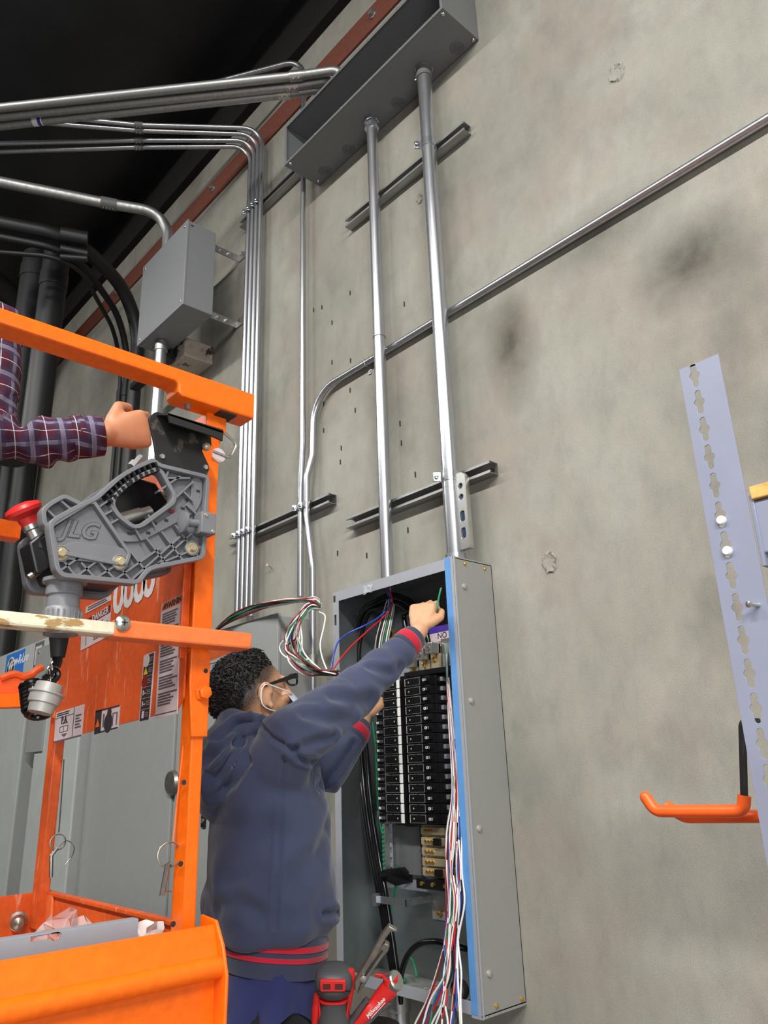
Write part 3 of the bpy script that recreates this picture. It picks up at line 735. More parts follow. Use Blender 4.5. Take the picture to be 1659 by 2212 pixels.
# chassis
MB().box((-1.975, -0.030, 1.06), (-1.545, -0.026, 1.80)).build('chassis_pan', 'grey_flange', pb_, bevel=0.001)
MB().box((-1.808, -0.095, 1.245), (-1.773, -0.030, 1.690)).build('centre_channel', 'breaker', pb_)
# breakers
PIT, ZT, NB = 0.0283, 1.679, 15
def breaker_meshes(sgn):
    m = MB()
    x = lambda a: sgn*a
    def bx(a0, a1, y0, y1, z0, z1): m.box((x(a0), y0, z0), (x(a1), y1, z1))
    h = PIT/2-0.0009
    bx(0, 0.072, -0.110, -0.035, -h, h); bx(0.072, 0.108, -0.104, -0.035, -h, h); bx(0.108, 0.121, -0.090, -0.035, -h, h)
    body = m.mesh('breaker', 0.0008)
    f = MB(); y0, y1 = -0.1106, -0.1099; hh = h-0.002
    f.box((x(0.0010), y0, -hh), (x(0.0034), y1, hh))
    f.box((x(0.006), y0, hh-0.0006), (x(0.036), y1, hh)); f.box((x(0.042), y0, hh-0.0006), (x(0.068), y1, hh))
    f.box((x(0.067), y0, -hh), (x(0.0676), y1, hh)); f.box((x(0.006), y0, -hh), (x(0.068), y1, -hh+0.0004))
    fr = f.mesh('printed_frame')
    tg = MB().prism([(x(0.078), -0.104, -0.005), (x(0.104), -0.104, -0.005), (x(0.101), -0.118, -0.005), (x(0.088), -0.114, -0.005)], (0, 0, 0.010)).mesh('toggle', 0.001)
    b = MB().lathe([(0.0028, 0), (0.0024, 0.0007)], (x(0.018), -0.110, 0.0), (0, -1, 0), 8).mesh('test_mark')
    return body, fr, tg, b
on_me = text_mesh('ON', 0.0105, 0.0003, bold=0.0003); on_me.transform(Matrix.Rotation(math.pi/2, 4, 'X'))
tagm = MB().box((-0.006, -0.112, -PIT/2+0.0012), (0.006, -0.1095, PIT/2-0.0012)).mesh('number_tag', 0.0006)
for sgn, xo in ((1, -1.773), (-1, -1.808)):
    ms = breaker_meshes(sgn); first = None
    for i in range(NB):
        z = ZT - PIT*(i+0.5); o = V((xo, 0, z))
        nb = bpy.data.objects.new('breaker', ms[0]); COL.objects.link(nb); nb.parent = pb_; nb.location = o - wpos(pb_)
        if i == 0: ms[0].materials.append(M['breaker'])
        for nm2, me2, mt in (('printed_frame', ms[1], 'w_grey'), ('toggle', ms[2], 'breaker'), ('indicator_dot', ms[3], 'w_grey')):
            if not me2.materials: me2.materials.append(M[mt])
            c = bpy.data.objects.new(nm2, me2); COL.objects.link(c); c.parent = nb
        if not on_me.materials: on_me.materials.append(M['white'])
        c = bpy.data.objects.new('on_lettering', on_me); COL.objects.link(c); c.parent = nb; c.location = (sgn*0.094, -0.1165, 0)
        c.rotation_euler = (0, 0, 0.0)
        if sgn < 0:
            if not tagm.materials: tagm.materials.append(M['white'])
            c = bpy.data.objects.new('number_tag', tagm); COL.objects.link(c); c.parent = pb_; c.location = V((-1.8015, 0, z)) - wpos(pb_)
# grey comb of plastic tabs beside the breakers
cm_ = MB().box((-0.006, -0.075, -0.0065), (0.010, -0.050, 0.0065)).mesh('comb_tab', 0.001); c0 = None
for i in range(21):
    for xo in (-1.652, -1.930):
        p = (xo, 0, ZT-0.012-PIT*i)
        if c0 is None: c0 = link('comb_tab', cm_, 'grey_flange', pb_, p)
        else: again(c0, p, pb_)
MB().box((-1.660, -0.050, 1.09), (-1.652, -0.030, 1.68)).build('comb_rail', 'grey_flange', pb_)
MB().box((-1.932, -0.050, 1.09), (-1.924, -0.030, 1.68)).build('comb_rail', 'grey_flange', pb_)
# bare bus below the breakers
MB().box((-1.775, -0.062, 1.108), (-1.637, -0.050, 1.250)).build('bus_plate', 'tin', pb_, bevel=0.0008)
for (z, k) in ((1.234, 0), (1.206, 1), (1.178, 0), (1.150, 0), (1.124, 1)):
    MB().box((-1.760, -0.080, z-0.010), (-1.665, -0.062, z+0.010)).build('bus_finger', 'tin', pb_, bevel=0.001)
    for x in (-1.740, -1.727, -1.714): MB().lathe([(0.0055, 0), (0.0055, 0.003), (0.003, 0.004)], (x, -0.080, z), (0, -1, 0), 8).build('bus_screw', 'brass', pb_)
    if k: MB().box((-1.698, -0.094, z-0.010), (-1.676, -0.080, z+0.010)).build('stab_cover', 'breaker', pb_, bevel=0.001)
for x in (-1.645, -1.768):
    for i in range(7): MB().lathe([(0.0026, 0), (0.0022, 0.0006)], (x, -0.062, 1.125+i*0.018), (0, -1, 0), 8).build('bus_hole', 'print', pb_)
MB().box((-1.80, -0.070, 1.075), (-1.60, -0.028, 1.103)).build('bus_support', 'breaker', pb_, bevel=0.002)
for x in (-1.775, -1.73, -1.68): MB().lathe([(0.006, 0), (0.006, 0.004), (0.003, 0.005)], (x, -0.070, 1.089), (0, -1, 0), 8).build('bus_screw', 'brass', pb_)
MB().box((-1.945, -0.045, 1.105), (-1.80, -0.028, 1.245)).build('comb_block', 'grey_dark', pb_, bevel=0.002)
# upper bus support, lugs, shroud and warning sheet
MB().box((-1.80, -0.085, 1.684), (-1.56, -0.03, 1.702)).build('bus_support', 'breaker', pb_, bevel=0.002)
lugs = []
for (x, z, h) in ((-1.765, 1.725, -0.095), (-1.712, 1.742, -0.100), (-1.668, 1.756, -0.104)):
    MB().box((x-0.018, -0.075, 1.695), (x+0.018, -0.066, z+0.02)).build('lug_bar', 'tin', pb_, bevel=0.001)
    lg = MB().box((x-0.014, h, z-0.012), (x+0.018, -0.066, z+0.022)).build('lug', 'metal', pb_, bevel=0.0015)
    MB().lathe([(0.0085, 0), (0.0085, 0.001), (0.0055, 0.0012), (0.005, -0.003)], (x, h-0.0006, z+0.005), (0, -1, 0), 12).build('set_screw', 'metal_dark', lg)
    for q in ((-0.008, -0.022), (0.007, -0.018), (0.0, -0.032)): MB().lathe([(0.005, 0), (0.005, 0.003), (0.002, 0.004)], (x+q[0], -0.075, z+q[1]), (0, -1, 0), 8).build('brass_screw', 'brass', pb_)
    lugs.append(V((x+0.002, -0.085, z+0.02)))
MB().box((-1.652, -0.062, 1.700), (-1.565, -0.060, 1.79)).build('shroud', 'metal', pb_, bevel=0.0005)
sh = MB().box((-1.745, -0.050, 1.772), (-1.565, -0.0488, 1.815)).build('warning_sheet', 'decal', pb_)
MB().box((-1.745, -0.0505, 1.815), (-1.565, -0.0490, 1.835)).build('purple_strip', 'purple', pb_)['label'] = 'purple printed strip'
for txt, s_, x, z in (('NO', 0.026, -1.655, 1.803), ('WHEN THIS C', 0.0125, -1.652, 1.781)):
    me = text_mesh(txt, s_, 0.0003, bold=0.0002); put(me, frame(V((x, -0.0504, z)), (1, 0, 0), (0, 0, 1)), 'lettering', 'print', sh)
lb = MB().box((-1.965, -0.006, 1.70), (-1.86, -0.0045, 1.87)).build('instruction_label', 'w_grey', pb_)
MB().lathe([(0.020, 0), (0.020, 0.0006)], (-1.945, -0.006, 1.855), (0, -1, 0), 20).build('yellow_mark', 'yellow', lb)
MB().lathe([(0.013, 0), (0.013, 0.0009)], (-1.945, -0.006, 1.855), (0, -1, 0), 20).build('black_mark', 'print', lb)
for i in range(7): MB().box((-1.955, -0.0068, 1.82-i*0.016), (-1.875+0.01*(i % 2), -0.006, 1.8215-i*0.016)).build('text_line', 'print_grey', lb)
# neutral bar, clips and the ground bracket
nbr = MB().box((-1.905, -0.105, 1.118), (-1.893, -0.085, 1.25)).build('neutral_bar', 'metal', pb_, bevel=0.0008)
for i in range(10): MB().lathe([(0.0045, 0), (0.0045, 0.004), (0.002, 0.005)], (-1.899, -0.105, 1.125+i*0.0125), (-0.3, -1, 0), 8).build('green_screw', 'w_green', nbr)
MB().prism([(-1.915, -0.115, 1.118), (-1.865, -0.115, 1.128), (-1.855, -0.06, 1.128), (-1.855, -0.028, 1.10), (-1.90, -0.06, 1.09)], (0, 0, -0.018)).build('bar_holder', 'breaker', pb_, bevel=0.001)
MB().box((-1.945, -0.09, 1.265), (-1.915, -0.075, 1.285)).build('clip', 'zinc', pb_, bevel=0.001)
gp = MB().box((-1.800, -0.008, 0.985), (-1.735, -0.0045, 1.065)).build('ground_bracket', 'panel_steel', pb_, bevel=0.001)
MB().box((-1.925, -0.115, 1.030), (-1.80, -0.111, 1.050)).box((-1.804, -0.115, 1.030), (-1.80, -0.008, 1.050)).build('cable_strap', 'zinc', pb_, bevel=0.001)
MB().box((-1.938, -0.125, 1.022), (-1.920, -0.105, 1.056)).build('strap_end', 'zinc', pb_, bevel=0.002)
MB().lathe([(0.009, 0), (0.009, 0.006), (0.004, 0.007), (0.004, 0.016)], (-1.765, -0.008, 1.005), (0, -1, 0), 6).build('ground_nut', 'brass', pb_)
# black roller catch and its brass bolt at the lower corner
MB().lathe([(0.022, 0), (0.024, 0.003), (0.024, 0.022), (0.020, 0.026)], at(993, 2138, Y=-0.165)+V((0, 0.012, 0)), (0, -1, 0), 20).build('door_bumper', 'rubber', pb_)
MB().lathe([(0.013, 0), (0.013, 0.008), (0.010, 0.010)], at(993, 2138, Y=-0.165)+V((0, -0.012, 0)), (0, -1, 0), 6).build('bumper_bolt', 'brass', pb_)
# nipple out of the bottom
p = at(862, 2150, Y=-0.10)
t = conduit([V((p.x, -0.10, 0.0)), V((p.x, -0.10, PZ0))], 0.028, 'galv', 'conduit stub dropping out of the bottom of the panelboard', n=20)
coupling((p.x, -0.10, PZ0-0.035), (0, 0, 1), 0.029, 0.06, t, 'galv_dull', 2, (-1, -1, 0))
# loose screws and wire nuts lying in the bottom of the cabinet
rnd = random.Random(3)
for i in range(7):
    x = -1.75 + 0.22*rnd.random(); y = -0.16+0.08*rnd.random(); a = rnd.uniform(0, 3.1); d = V((math.cos(a), math.sin(a), 0))
    q = V((x, y, PZ0+T+0.005))
    solo(MB().cyl(q-d*0.010, q+d*0.010, 0.0028, 0.002, 6).lathe([(0.0055, 0), (0.004, 0.004)], q+d*0.010, d, 8), 'loose_screw', 'metal', 'small loose screw lying on the floor of the panelboard', 'screw', 'loose screws in the panelboard')
for (px, py, mt, c) in ((822, 2108, 'red', 'red'), (868, 2117, 'w_green', 'green'), (950, 2137, 'red', 'red')):
    q = at(px, py, Z=PZ0+T+0.008)
    q.y = min(max(q.y, PY+0.02), -0.02)
    lab = {'822': 'red wire connector lying in the panelboard beside the pliers', '868': 'green wire connector lying beside the black cables', '950': 'red wire connector lying behind the hanging wires'}[str(px)]
    solo(MB().lathe([(0.008, -0.014), (0.0085, -0.006), (0.006, 0.012), (0.003, 0.015)], q, (1, 0.3, 0.0), 12), 'wire_connector', mt, lab, 'wire connector', 'wire connectors')

# ------------------------------------------------------------------ cables and wires
def wire(pts, r, mat, label, name='wire', group=None, n=8, sp=8):
    return solo(MB().tube(spline(pts, sp), r, n), name, mat, label, 'wire' if name == 'wire' else 'cable', group, smooth=60)
A = lambda px, py, Y: at(px, py, Y=Y)
KB = 'black cables in the panelboard'
for i in range(4):
    d = i*0.010; y = -0.055 - 0.012*(i % 2); o = i*6
    lp = [A(757+o, 1430, y), A(760+o, 1380, y), A(780+o*.9, 1325, y), A(815+o*.7, 1296+i*5, y), A(850+o*.3, 1285+i*6, y), A(885-o*.2, 1298+i*7, y-.01)]
    if i < 3: lp += [A(905-i*6, 1330, y-.02), A(920-i*18, 1365, -0.085), A(928-i*22, 1398+i*8, -0.085), lugs[2-i]]
    else: lp += [A(872, 1330, y), A(880, 1380, y), A(885, 1430, -0.04)]
    low = [A(762+o, 1520, y), A(775+o, 1640, y), A(785+o*.9, 1740, y-.02), A(800+o*.9, 1840, -0.085), A(818+o*.8, 1930, -0.095), A(835+o*.7, 2030, -0.095), A(848+o*.55, 2100, -0.097), V((p.x-0.018+0.012*i, -0.10, PZ0-0.05))]
    wire(list(reversed(low)) + lp, 0.0088, 'black_gloss', 'thick black cable arching through the panelboard to the lugs' if i < 3 else 'thick black cable looping inside the arch of the other cables', 'cable', KB if i < 3 else None, 10)
wire([V((p.x+0.022, -0.115, PZ0-0.04)), A(866, 2110, -0.12), A(880, 2065, -0.12), A(905, 2040, -0.12), A(940, 2034, -0.11), A(975, 2042, -0.09), A(1010, 2050, -0.06)], 0.0085, 'black_gloss', 'thick black cable bowing across the bottom of the panelboard', 'cable', None, 10)
wire([A(862, 1870, -0.06), A(852, 1930, -0.05), A(838, 1985, -0.05), A(818, 2040, -0.06), A(800, 2085, -0.08), A(798, 2110, -0.09), A(815, 2118, -0.10), A(840, 2112, -0.10)], 0.0035, 'w_green', 'green ground wire curling along the left of the panelboard')
wire([A(805, 1560, -0.06), A(812, 1620, -0.055), A(815, 1700, -0.055), A(818, 1760, -0.055), A(826, 1800, -0.08)], 0.0035, 'w_green', 'green ground wire beside the black cables under the cuff')
wire([A(880, 2065, -0.05), A(892, 2075, -0.06), A(898, 2095, -0.07), A(900, 2110, -0.08)], 0.0035, 'w_green', 'short green wire under the bowed black cable')
# feed coming out of the thick conduit into the top of the panelboard
for i, mt in enumerate(('w_grey', 'w_black', 'w_white', 'w_grey', 'w_green', 'w_white', 'w_grey')):
    d = i*4
    lab = {'w_grey': 'grey wire fanning down from the top of the panelboard', 'w_black': 'thin black wire among the wires fanning down at the top', 'w_white': 'white wire fanning down from the top of the panelboard', 'w_green': 'thin green wire among the wires fanning down at the top'}[mt]
    wire([V((x2-0.012+0.004*i, -0.068, PZ1+0.01)), A(838+i, 1288, -0.07), A(832+d*.8, 1310, -0.075), A(822+d, 1345, -0.085), A(812+d*1.1, 1385, -0.095), A(806+d, 1450, -0.09)], 0.0022, mt, lab, 'wire', 'wires fanning from the conduit' if mt in ('w_grey', 'w_white') else None, 6)
COIL = (716, 1452)
wire([V((x2, -0.075, PZ1+0.01)), A(842, 1305, -0.09), A(820, 1332, -0.13), A(790, 1350, -0.19), A(752, 1368, -0.24), A(732, 1385, -0.28), A(722, 1410, -0.31), A(715, 1445, -0.33)], 0.0026, 'w_blue', 'blue wire stretched from the panelboard to the coil of wires')
wire([V((x2+0.005, -0.075, PZ1+0.01)), A(848, 1305, -0.09), A(828, 1333, -0.13), A(795, 1362, -0.20), A(760, 1395, -0.26), A(738, 1420, -0.30), A(720, 1446, -0.33)], 0.0026, 'w_red', 'red wire stretched from the panelboard to the coil of wires')
wire([A(953, 1270, -0.225), A(949, 1285, -0.235), A(945, 1305, -0.25), A(938, 1330, -0.262), A(932, 1345, -0.268)], 0.0026, 'w_green', 'short green wire held in the raised fist')
# wires hanging down the open right-hand side
rnd = random.Random(11)
mats = ['w_white', 'w_dkred', 'w_blue', 'w_white', 'w_red', 'w_green', 'w_white', 'w_white', 'w_red', 'w_white', 'w_black', 'w_white', 'w_red', 'w_white', 'w_blue', 'w_black', 'w_white', 'w_white']
nmz = {'w_white': 'white wire hanging in the loose bunch over the front of the panelboard', 'w_red': 'red wire hanging in the loose bunch over the front of the panelboard', 'w_blue': 'blue wire hanging in the loose bunch over the front of the panelboard', 'w_dkred': 'maroon wire hanging in the loose bunch over the front of the panelboard', 'w_green': 'green wire hanging in the loose bunch over the front of the panelboard', 'w_black': 'thin black wire hanging in the loose bunch over the front of the panelboard'}
grp = {'w_white': 'white hanging wires', 'w_red': 'red hanging wires', 'w_blue': 'blue hanging wires', 'w_black': 'black hanging wires', 'w_dkred': None, 'w_green': None}
for i, mt in enumerate(mats):
    f = i/(len(mats)-1); j = lambda s=4: rnd.uniform(-s, s)
    top = A(962+6*rnd.random(), 1390+40*rnd.random(), -0.09)
    wire([top, A(966+4*f+j(1), 1480, -0.12), A(970+8*f+j(2), 1560, -0.145), A(975+12*f+j(2), 1640, -0.155), A(976+16*f+j(3), 1720, -0.165), A(968+26*f+j(5), 1800, -0.175), A(965+30*f+j(6), 1880, -0.18), A(968+30*f+j(6), 1950, -0.185), A(958+34*f+j(6), 2030, -0.19), A(950+44*f+j(8), 2100, -0.205), A(926+66*f+j(8), 2160, -0.22), A(898+100*f+j(6), 2220, -0.235), A(870+130*f, 2300, -0.25)], 0.0026, mt, nmz[mt], 'wire', grp[mt], 6, 6)
# the coil left of the panelboard
mats = ['w_white', 'w_dkred', 'w_blue', 'w_grey', 'w_dkred', 'w_white', 'w_green', 'w_grey', 'w_dkred', 'w_white', 'w_black', 'w_grey', 'w_dkred', 'w_green', 'w_white', 'w_dkred', 'w_grey', 'w_white']
nmz = {'w_white': 'white wire in the big loop of wires beside the face', 'w_dkred': 'maroon wire in the big loop of wires beside the face', 'w_blue': 'blue wire in the big loop of wires beside the face', 'w_green': 'green wire in the big loop of wires beside the face', 'w_grey': 'grey wire in the big loop of wires beside the face', 'w_black': 'thin black wire in the big loop of wires beside the face'}
for i, mt in enumerate(mats):
    f = i/(len(mats)-1); j = lambda s=4: rnd.uniform(-s, s)
    ys = -0.168 - 0.024*rnd.random()
    pts = [A(430+j(6), 1398+10*f, ys), A(480+j(4), 1352-8*f+j(3), ys), A(530, 1328-14*f+j(3), ys), A(580, 1310-8*f+j(3), ys-.02), A(630, 1300-4*f+j(3), ys-.03), A(668+j(3), 1294+6*f+j(3), ys-.03), A(688+j(3), 1292+16*f, ys-.02)]
    pts += [A(690+j(3), 1306+10*f, ys-.02), A(668+j(4), 1304+14*f, ys-.05), A(640+10*f+j(4), 1332+12*f, ys-.10), A(618+26*f+j(10), 1372+j(6), ys-.12), A(615+30*f+j(10), 1402+j(6), ys-.13), A(632+26*f+j(9), 1432-10*f+j(7), ys-.13), A(668+16*f+j(8), 1454-16*f+j(7), ys-.12), A(700+j(4), 1460-10*f+j(4), ys-.11), A(730+j(4), 1458-10*f+j(4), ys-.10)]
    wire(pts, 0.0029, mt, nmz[mt], 'wire', 'looped wires, ' + mt[2:], 6, 6)
wire([A(690, 1322, -0.24), A(702, 1330, -0.26), A(700, 1352, -0.28), A(692, 1390, -0.30), A(696, 1420, -0.30), A(706, 1446, -0.30)], 0.0026, 'w_white', 'single white wire sprung out on the far side of the loop')
wire([A(612, 1384, -0.3), A(604, 1398, -0.3), A(612, 1415, -0.3), A(640, 1430, -0.3), A(690, 1448, -0.3), A(725, 1456, -0.3)], 0.0026, 'w_white', 'white wire making the widest turn at the near edge of the loop')

# ------------------------------------------------------------------ closed cabinets along the wall
CY_ = -0.145
def cabinet(x0, x1, z0, z1, y, label, name='electrical_cabinet', mat='grey_door'):
    t = thing(name, label, 'cabinet', ((x0+x1)/2, y/2, z0))
    MB().box((x0, y+0.004, z0), (x1, -0.002, z1)).build('body', mat, t, bevel=0.002)
    return t
c2 = cabinet(-3.16, -2.415, 0.0, 1.985, CY_, 'closed grey electrical cabinet behind the man in the hooded jacket')
MB().box((-3.165, CY_-0.010, 0.0), (-2.41, CY_+0.004, 1.995)).build('front_cover', 'grey_door', c2, bevel=0.002)
for (a, b) in (((-2.60, 1.86), (-2.60, 1.10)), ((-2.60, 1.86), (-2.98, 1.86)), ((-2.98, 1.86), (-2.98, 1.10))):
    MB().box((min(a[0], b[0])-0.0015, CY_-0.0108, min(a[1], b[1])-0.0015), (max(a[0], b[0])+0.0015, CY_-0.0100, max(a[1], b[1])+0.0015)).build('door_gap', 'print', c2)
MB().box((-2.93, CY_-0.0112, 1.80), (-2.83, CY_-0.010, 1.825)).build('name_plate', 'grey_dark', c2)
p2 = at(447, 1755, Y=CY_)
lt = MB().box((p2.x-0.016, CY_-0.018, p2.z-0.055), (p2.x+0.016, CY_-0.010, p2.z+0.055)).build('latch', 'black', c2, bevel=0.003)
MB().lathe([(0.009, 0), (0.009, 0.003)], (p2.x, CY_-0.018, p2.z-0.03), (0, -1, 0), 12).build('key_lock', 'metal', lt)
c3 = cabinet(at(150, 1800, Y=-0.215).x+0.01, -3.185, 0.0, 1.985, CY_, 'wide closed grey cabinet seen through the lift between its posts')
MB().box((at(150, 1800, Y=-0.215).x+0.01, CY_-0.010, 0.0), (-3.20, CY_+0.004, 1.995)).build('door', 'grey_door', c3, bevel=0.004)
p3 = at(378, 1690, Y=CY_-0.02)
MB().lathe([(0.050, 0), (0.052, 0.006), (0.045, 0.02), (0.02, 0.022)], (p3.x-0.03, CY_-0.010, p3.z), (0, -1, 0), 20).build('door_handle', 'metal_dark', c3)
# switchboard with the blue label: two bays with a deep recess between them
SY = -0.215
SX1 = at(150, 1800, Y=SY).x; SZ = at(115, 1372, Y=SY).z
xa, xb = at(25, 1800, Y=SY).x, at(55, 1800, Y=SY).x; zr_ = at(52, 1548, Y=SY).z
sw = thing('switchboard', 'pale grey switchboard with a blue label on its head panel', 'switchboard', (-6.0, SY/2, 0))
MB().box((-8.4, -0.05, 0), (SX1, -0.002, SZ)).build('back', 'grey_dark', sw)
MB().box((-8.4, SY+0.012, 0), (xa, -0.05, SZ-0.01)).build('bay', 'grey_door', sw, bevel=0.002)
MB().box((xb, SY+0.012, 0), (SX1, -0.05, SZ-0.01)).build('bay', 'grey_door', sw, bevel=0.002)
MB().box((xa, SY+0.012, zr_), (xb, -0.05, SZ-0.01)).build('bay_bridge', 'grey_door', sw, bevel=0.002)
zh = SZ-0.24
MB().box((-8.4, SY, zh), (SX1, SY+0.012, SZ)).build('head_panel', 'grey_board', sw, bevel=0.002)
MB().box((-8.4, SY, 0), (xa, SY+0.012, zh-0.015)).build('front_panel', 'grey_board', sw, bevel=0.002)
MB().box((xa+0.012, SY-0.001, zr_), (xb-0.004, SY+0.012, zh-0.015)).build('front_panel', 'grey_board', sw, bevel=0.002)
MB().box((xb, SY, 0), (SX1, SY+0.012, zh-0.015)).build('front_panel', 'grey_board', sw, bevel=0.002)
q0, q1 = at(83, 1402, Y=SY), at(116, 1398, Y=SY)
MB().box((q0.x, SY-0.010, zh-0.42), (q1.x, SY, q0.z)).build('cover_plate', 'grey_door', sw, bevel=0.002)
a = at(14, 1424, Y=SY-0.002); b = at(55, 1398, Y=SY-0.002)
lbx0, lbx1, lz1 = a.x, b.x, SZ-0.014; lz0 = lz1 - 0.20
bl_ = MB().box((lbx0, SY-0.002, lz0), (lbx1, SY, lz1)).build('maker_label', 'blue_label', sw)
ww = lbx1-lbx0; lc = (lz0+lz1)/2
MB().lathe([(0.078, 0), (0.078, 0.0006)], (lbx0+0.11, SY-0.002, lc), (0, -1, 0), 24).build('round_mark', 'white', bl_)
MB().lathe([(0.070, 0), (0.070, 0.0010)], (lbx0+0.11, SY-0.002, lc), (0, -1, 0), 24).build('round_mark', 'print', bl_)
put(text_mesh('W', 0.09, 0.0004, bold=0.002), frame(V((lbx0+0.11, SY-0.0034, lc+0.012)), (1, 0, 0), (0, 0, 1)), 'lettering', 'white', bl_)
MB().box((lbx0+0.08, SY-0.0034, lc-0.045), (lbx0+0.14, SY-0.003, lc-0.035)).build('bar_mark', 'white', bl_)
put(text_mesh('Pow-R-Line', 0.082, 0.0004, shear=0.25, bold=0.0016, spacing=0.9), frame(V((lbx0+0.19+(ww-0.20)/2, SY-0.0026, lz1-0.06)), (1, 0, 0), (0, 0, 1)), 'lettering', 'white', bl_)
MB().box((lbx0+0.22, SY-0.0026, lz0+0.045), (lbx1-0.08, SY-0.002, lz0+0.056)).build('red_line', 'w_red', bl_)
q2, q3 = at(78, 1388, Y=SY), at(97, 1380, Y=SY)
MB().box((lbx1+0.03, SY-0.001, lz0), (q2.x-0.02, SY, lz1)).build('blank_plate', 'grey_board', sw)
MB().box((q2.x, SY-0.002, lz0-0.02), (q3.x, SY, lz1+0.004)).build('rating_plate', 'grey_dark', sw)
MB().box((q2.x+0.02, SY-0.004, lz0+0.07), (q3.x-0.03, SY-0.002, lz1-0.02)).build('card', 'decal', sw)
for x, z in ((lbx0+0.25, zh-0.06), (lbx0+0.42, zh-0.05), (q0.x+0.05, q0.z-0.03), (xb-0.05, zr_+0.05)): MB().lathe([(0.010, 0), (0.008, 0.004), (0, 0.005)], (x, SY-0.010 if x > q0.x else SY-0.001, z), (0, -1, 0), 8).build('screw', 'metal_dark', sw)
# ------------------------------------------------------------------ orange platform lift
XN = -1.2          # near rail plane
YE = -1.13         # end panel plane
B = lambda px, py, X=XN: at(px, py, X=X)
lf = thing('platform_lift', 'orange platform lift with guard rails and a scuffed end panel', 'lift', (-1.6, -1.75, 0))
YB = -2.55         # back end of the platform, out of the picture
# top rail: channel with a deeper end block
zt = 2.140; zb = B(320, 802).z; zs = B(540, 902).z; ys = B(386, 836).y; ye = B(551, 850).y
pl_ = [(ye, zt), (YB, zt), (YB, zb), (ys-0.006, zb), (ys, zb-0.006), (ys, zs+0.008), (ys+0.008, zs), (ye, zs)]
MB().prism([(XN, y, z) for (y, z) in pl_], (-0.052, 0, 0)).build('top_rail', 'orange', lf, bevel=0.005)
MB().box((XN-0.006, B(480, 880).y, zs-0.003), (XN-0.040, B(515, 890).y, zs+0.004)).build('rail_slot', 'print', lf)
MB().lathe([(0.006, 0), (0.006, 0.010), (0.003, 0.011)], (XN-0.026, B(420, 868).y, zs), (0, 0, -1), 10).build('rail_pin', 'galv_dull', lf)
# end rail and its hinge pieces under the rail end
MB().box((XN-0.03, ye-0.09, zs-0.035), (XN-0.13, ye-0.045, zs+0.002)).build('end_top_rail', 'orange', lf, bevel=0.004)
MB().prism([(XN-0.052, ye-0.10, zs-0.03), (XN-0.052, ye-0.04, zs-0.03), (XN-0.052, ye-0.055, zs-0.085), (XN-0.052, ye-0.085, zs-0.085)], (-0.05, 0, 0)).build('hinge_lug', 'orange', lf, bevel=0.003)
MB().tube(fillet([(XN-0.03, ye-0.05, zs-0.035), (XN-0.03, ye-0.02, zs-0.05), (XN-0.03, ye-0.035, zs-0.085), (XN-0.03, ye-0.075, zs-0.080)], 0.012), 0.003, 8).build('wire_latch', 'metal', lf)
# posts
def post(px0, px1, py, X0, z0, z1, wx, label=None):
    y0 = at(px0, py, X=X0).y; y1 = at(px1, py, X=X0).y
    return MB().box((X0-wx, y0, z0), (X0, y1, z1)).build('post', 'orange', lf, bevel=0.003), y0, y1
XP = -1.252
pa_, py0, py1 = post(396, 424, 1971, XP, 1.10, 2.055, 0.042)
XF = at(98, 1800, Y=py0).x
MB().box((XF-0.045, py0, 1.10), (XF, py1, 2.055)).build('post', 'orange_worn', lf, bevel=0.003)
# channel lips up the near post
MB().box((XP-0.052, py0-0.012, 1.86), (XP+0.004, py0, 2.05)).build('post_sleeve', 'orange', lf, bevel=0.003)
MB().prism([(XP+0.001, py0-0.012, 2.05), (XP+0.001, py1+0.004, 2.05), (XP+0.001, py1+0.004, 1.47), (XP+0.001, py0-0.004, 1.47), (XP+0.001, py0-0.012, 1.56)], (0.006, 0, 0)).build('post_strap', 'orange', lf, bevel=0.002)
q = at(437, 1497, X=XP+0.007)
MB().lathe([(0.015, 0), (0.015, 0.004), (0.012, 0.005), (0.012, 0.014), (0.008, 0.016)], (XP+0.007, q.y, q.z), (1, 0, 0), 6).build('pivot_bolt', 'orange', lf)
for (px, py) in ((440, 1450), (397, 1690), (390, 1866), (374, 1996), (463, 990)):
    q = at(px, py, X=XP); MB().lathe([(0.0045, 0), (0.0045, 0.0006)], (XP+(0.007 if py < 1600 and py > 1400 else 0.0001), q.y, q.z), (1, 0, 0), 10).build('bolt_hole', 'print', lf)
q = at(464, 985, X=XP); MB().lathe([(0.015, 0), (0.015, 0.0015)], (XP+0.0072, q.y+0.004, q.z), (1, 0, 0), 16).build('washer_mark', 'decal', lf)
# mid rail: cream tube in an orange sleeve that turns the corner
mz1 = 1.649; mz0 = B(0, 1349).z; yj = B(247, 1350).y
MB().box((XN-0.038, YB, mz0), (XN, yj+0.02, mz1-0.003)).build('mid_rail', 'cream', lf, bevel=0.004)
mo = MB().box((XN-0.042, yj, mz0-0.003), (XN+0.003, ye+0.005, mz1+0.002)).build('mid_rail_sleeve', 'orange_rail', lf, bevel=0.004)
ms_ = MB().lathe([(0.013, 0), (0.013, 0.004), (0.009, 0.008), (0.0, 0.010)], (XN+0.003, B(262, 1347).y, B(262, 1347).z), (1, 0, 0), 16).build('sleeve_screw', 'metal', mo)
MB().box((XN+0.0125, B(262, 1347).y-0.005, B(262, 1347).z-0.001), (XN+0.0137, B(262, 1347).y+0.005, B(262, 1347).z+0.001)).box((XN+0.0125, B(262, 1347).y-0.001, B(262, 1347).z-0.005), (XN+0.0137, B(262, 1347).y+0.001, B(262, 1347).z+0.005)).build('cross_slot', 'print', ms_)
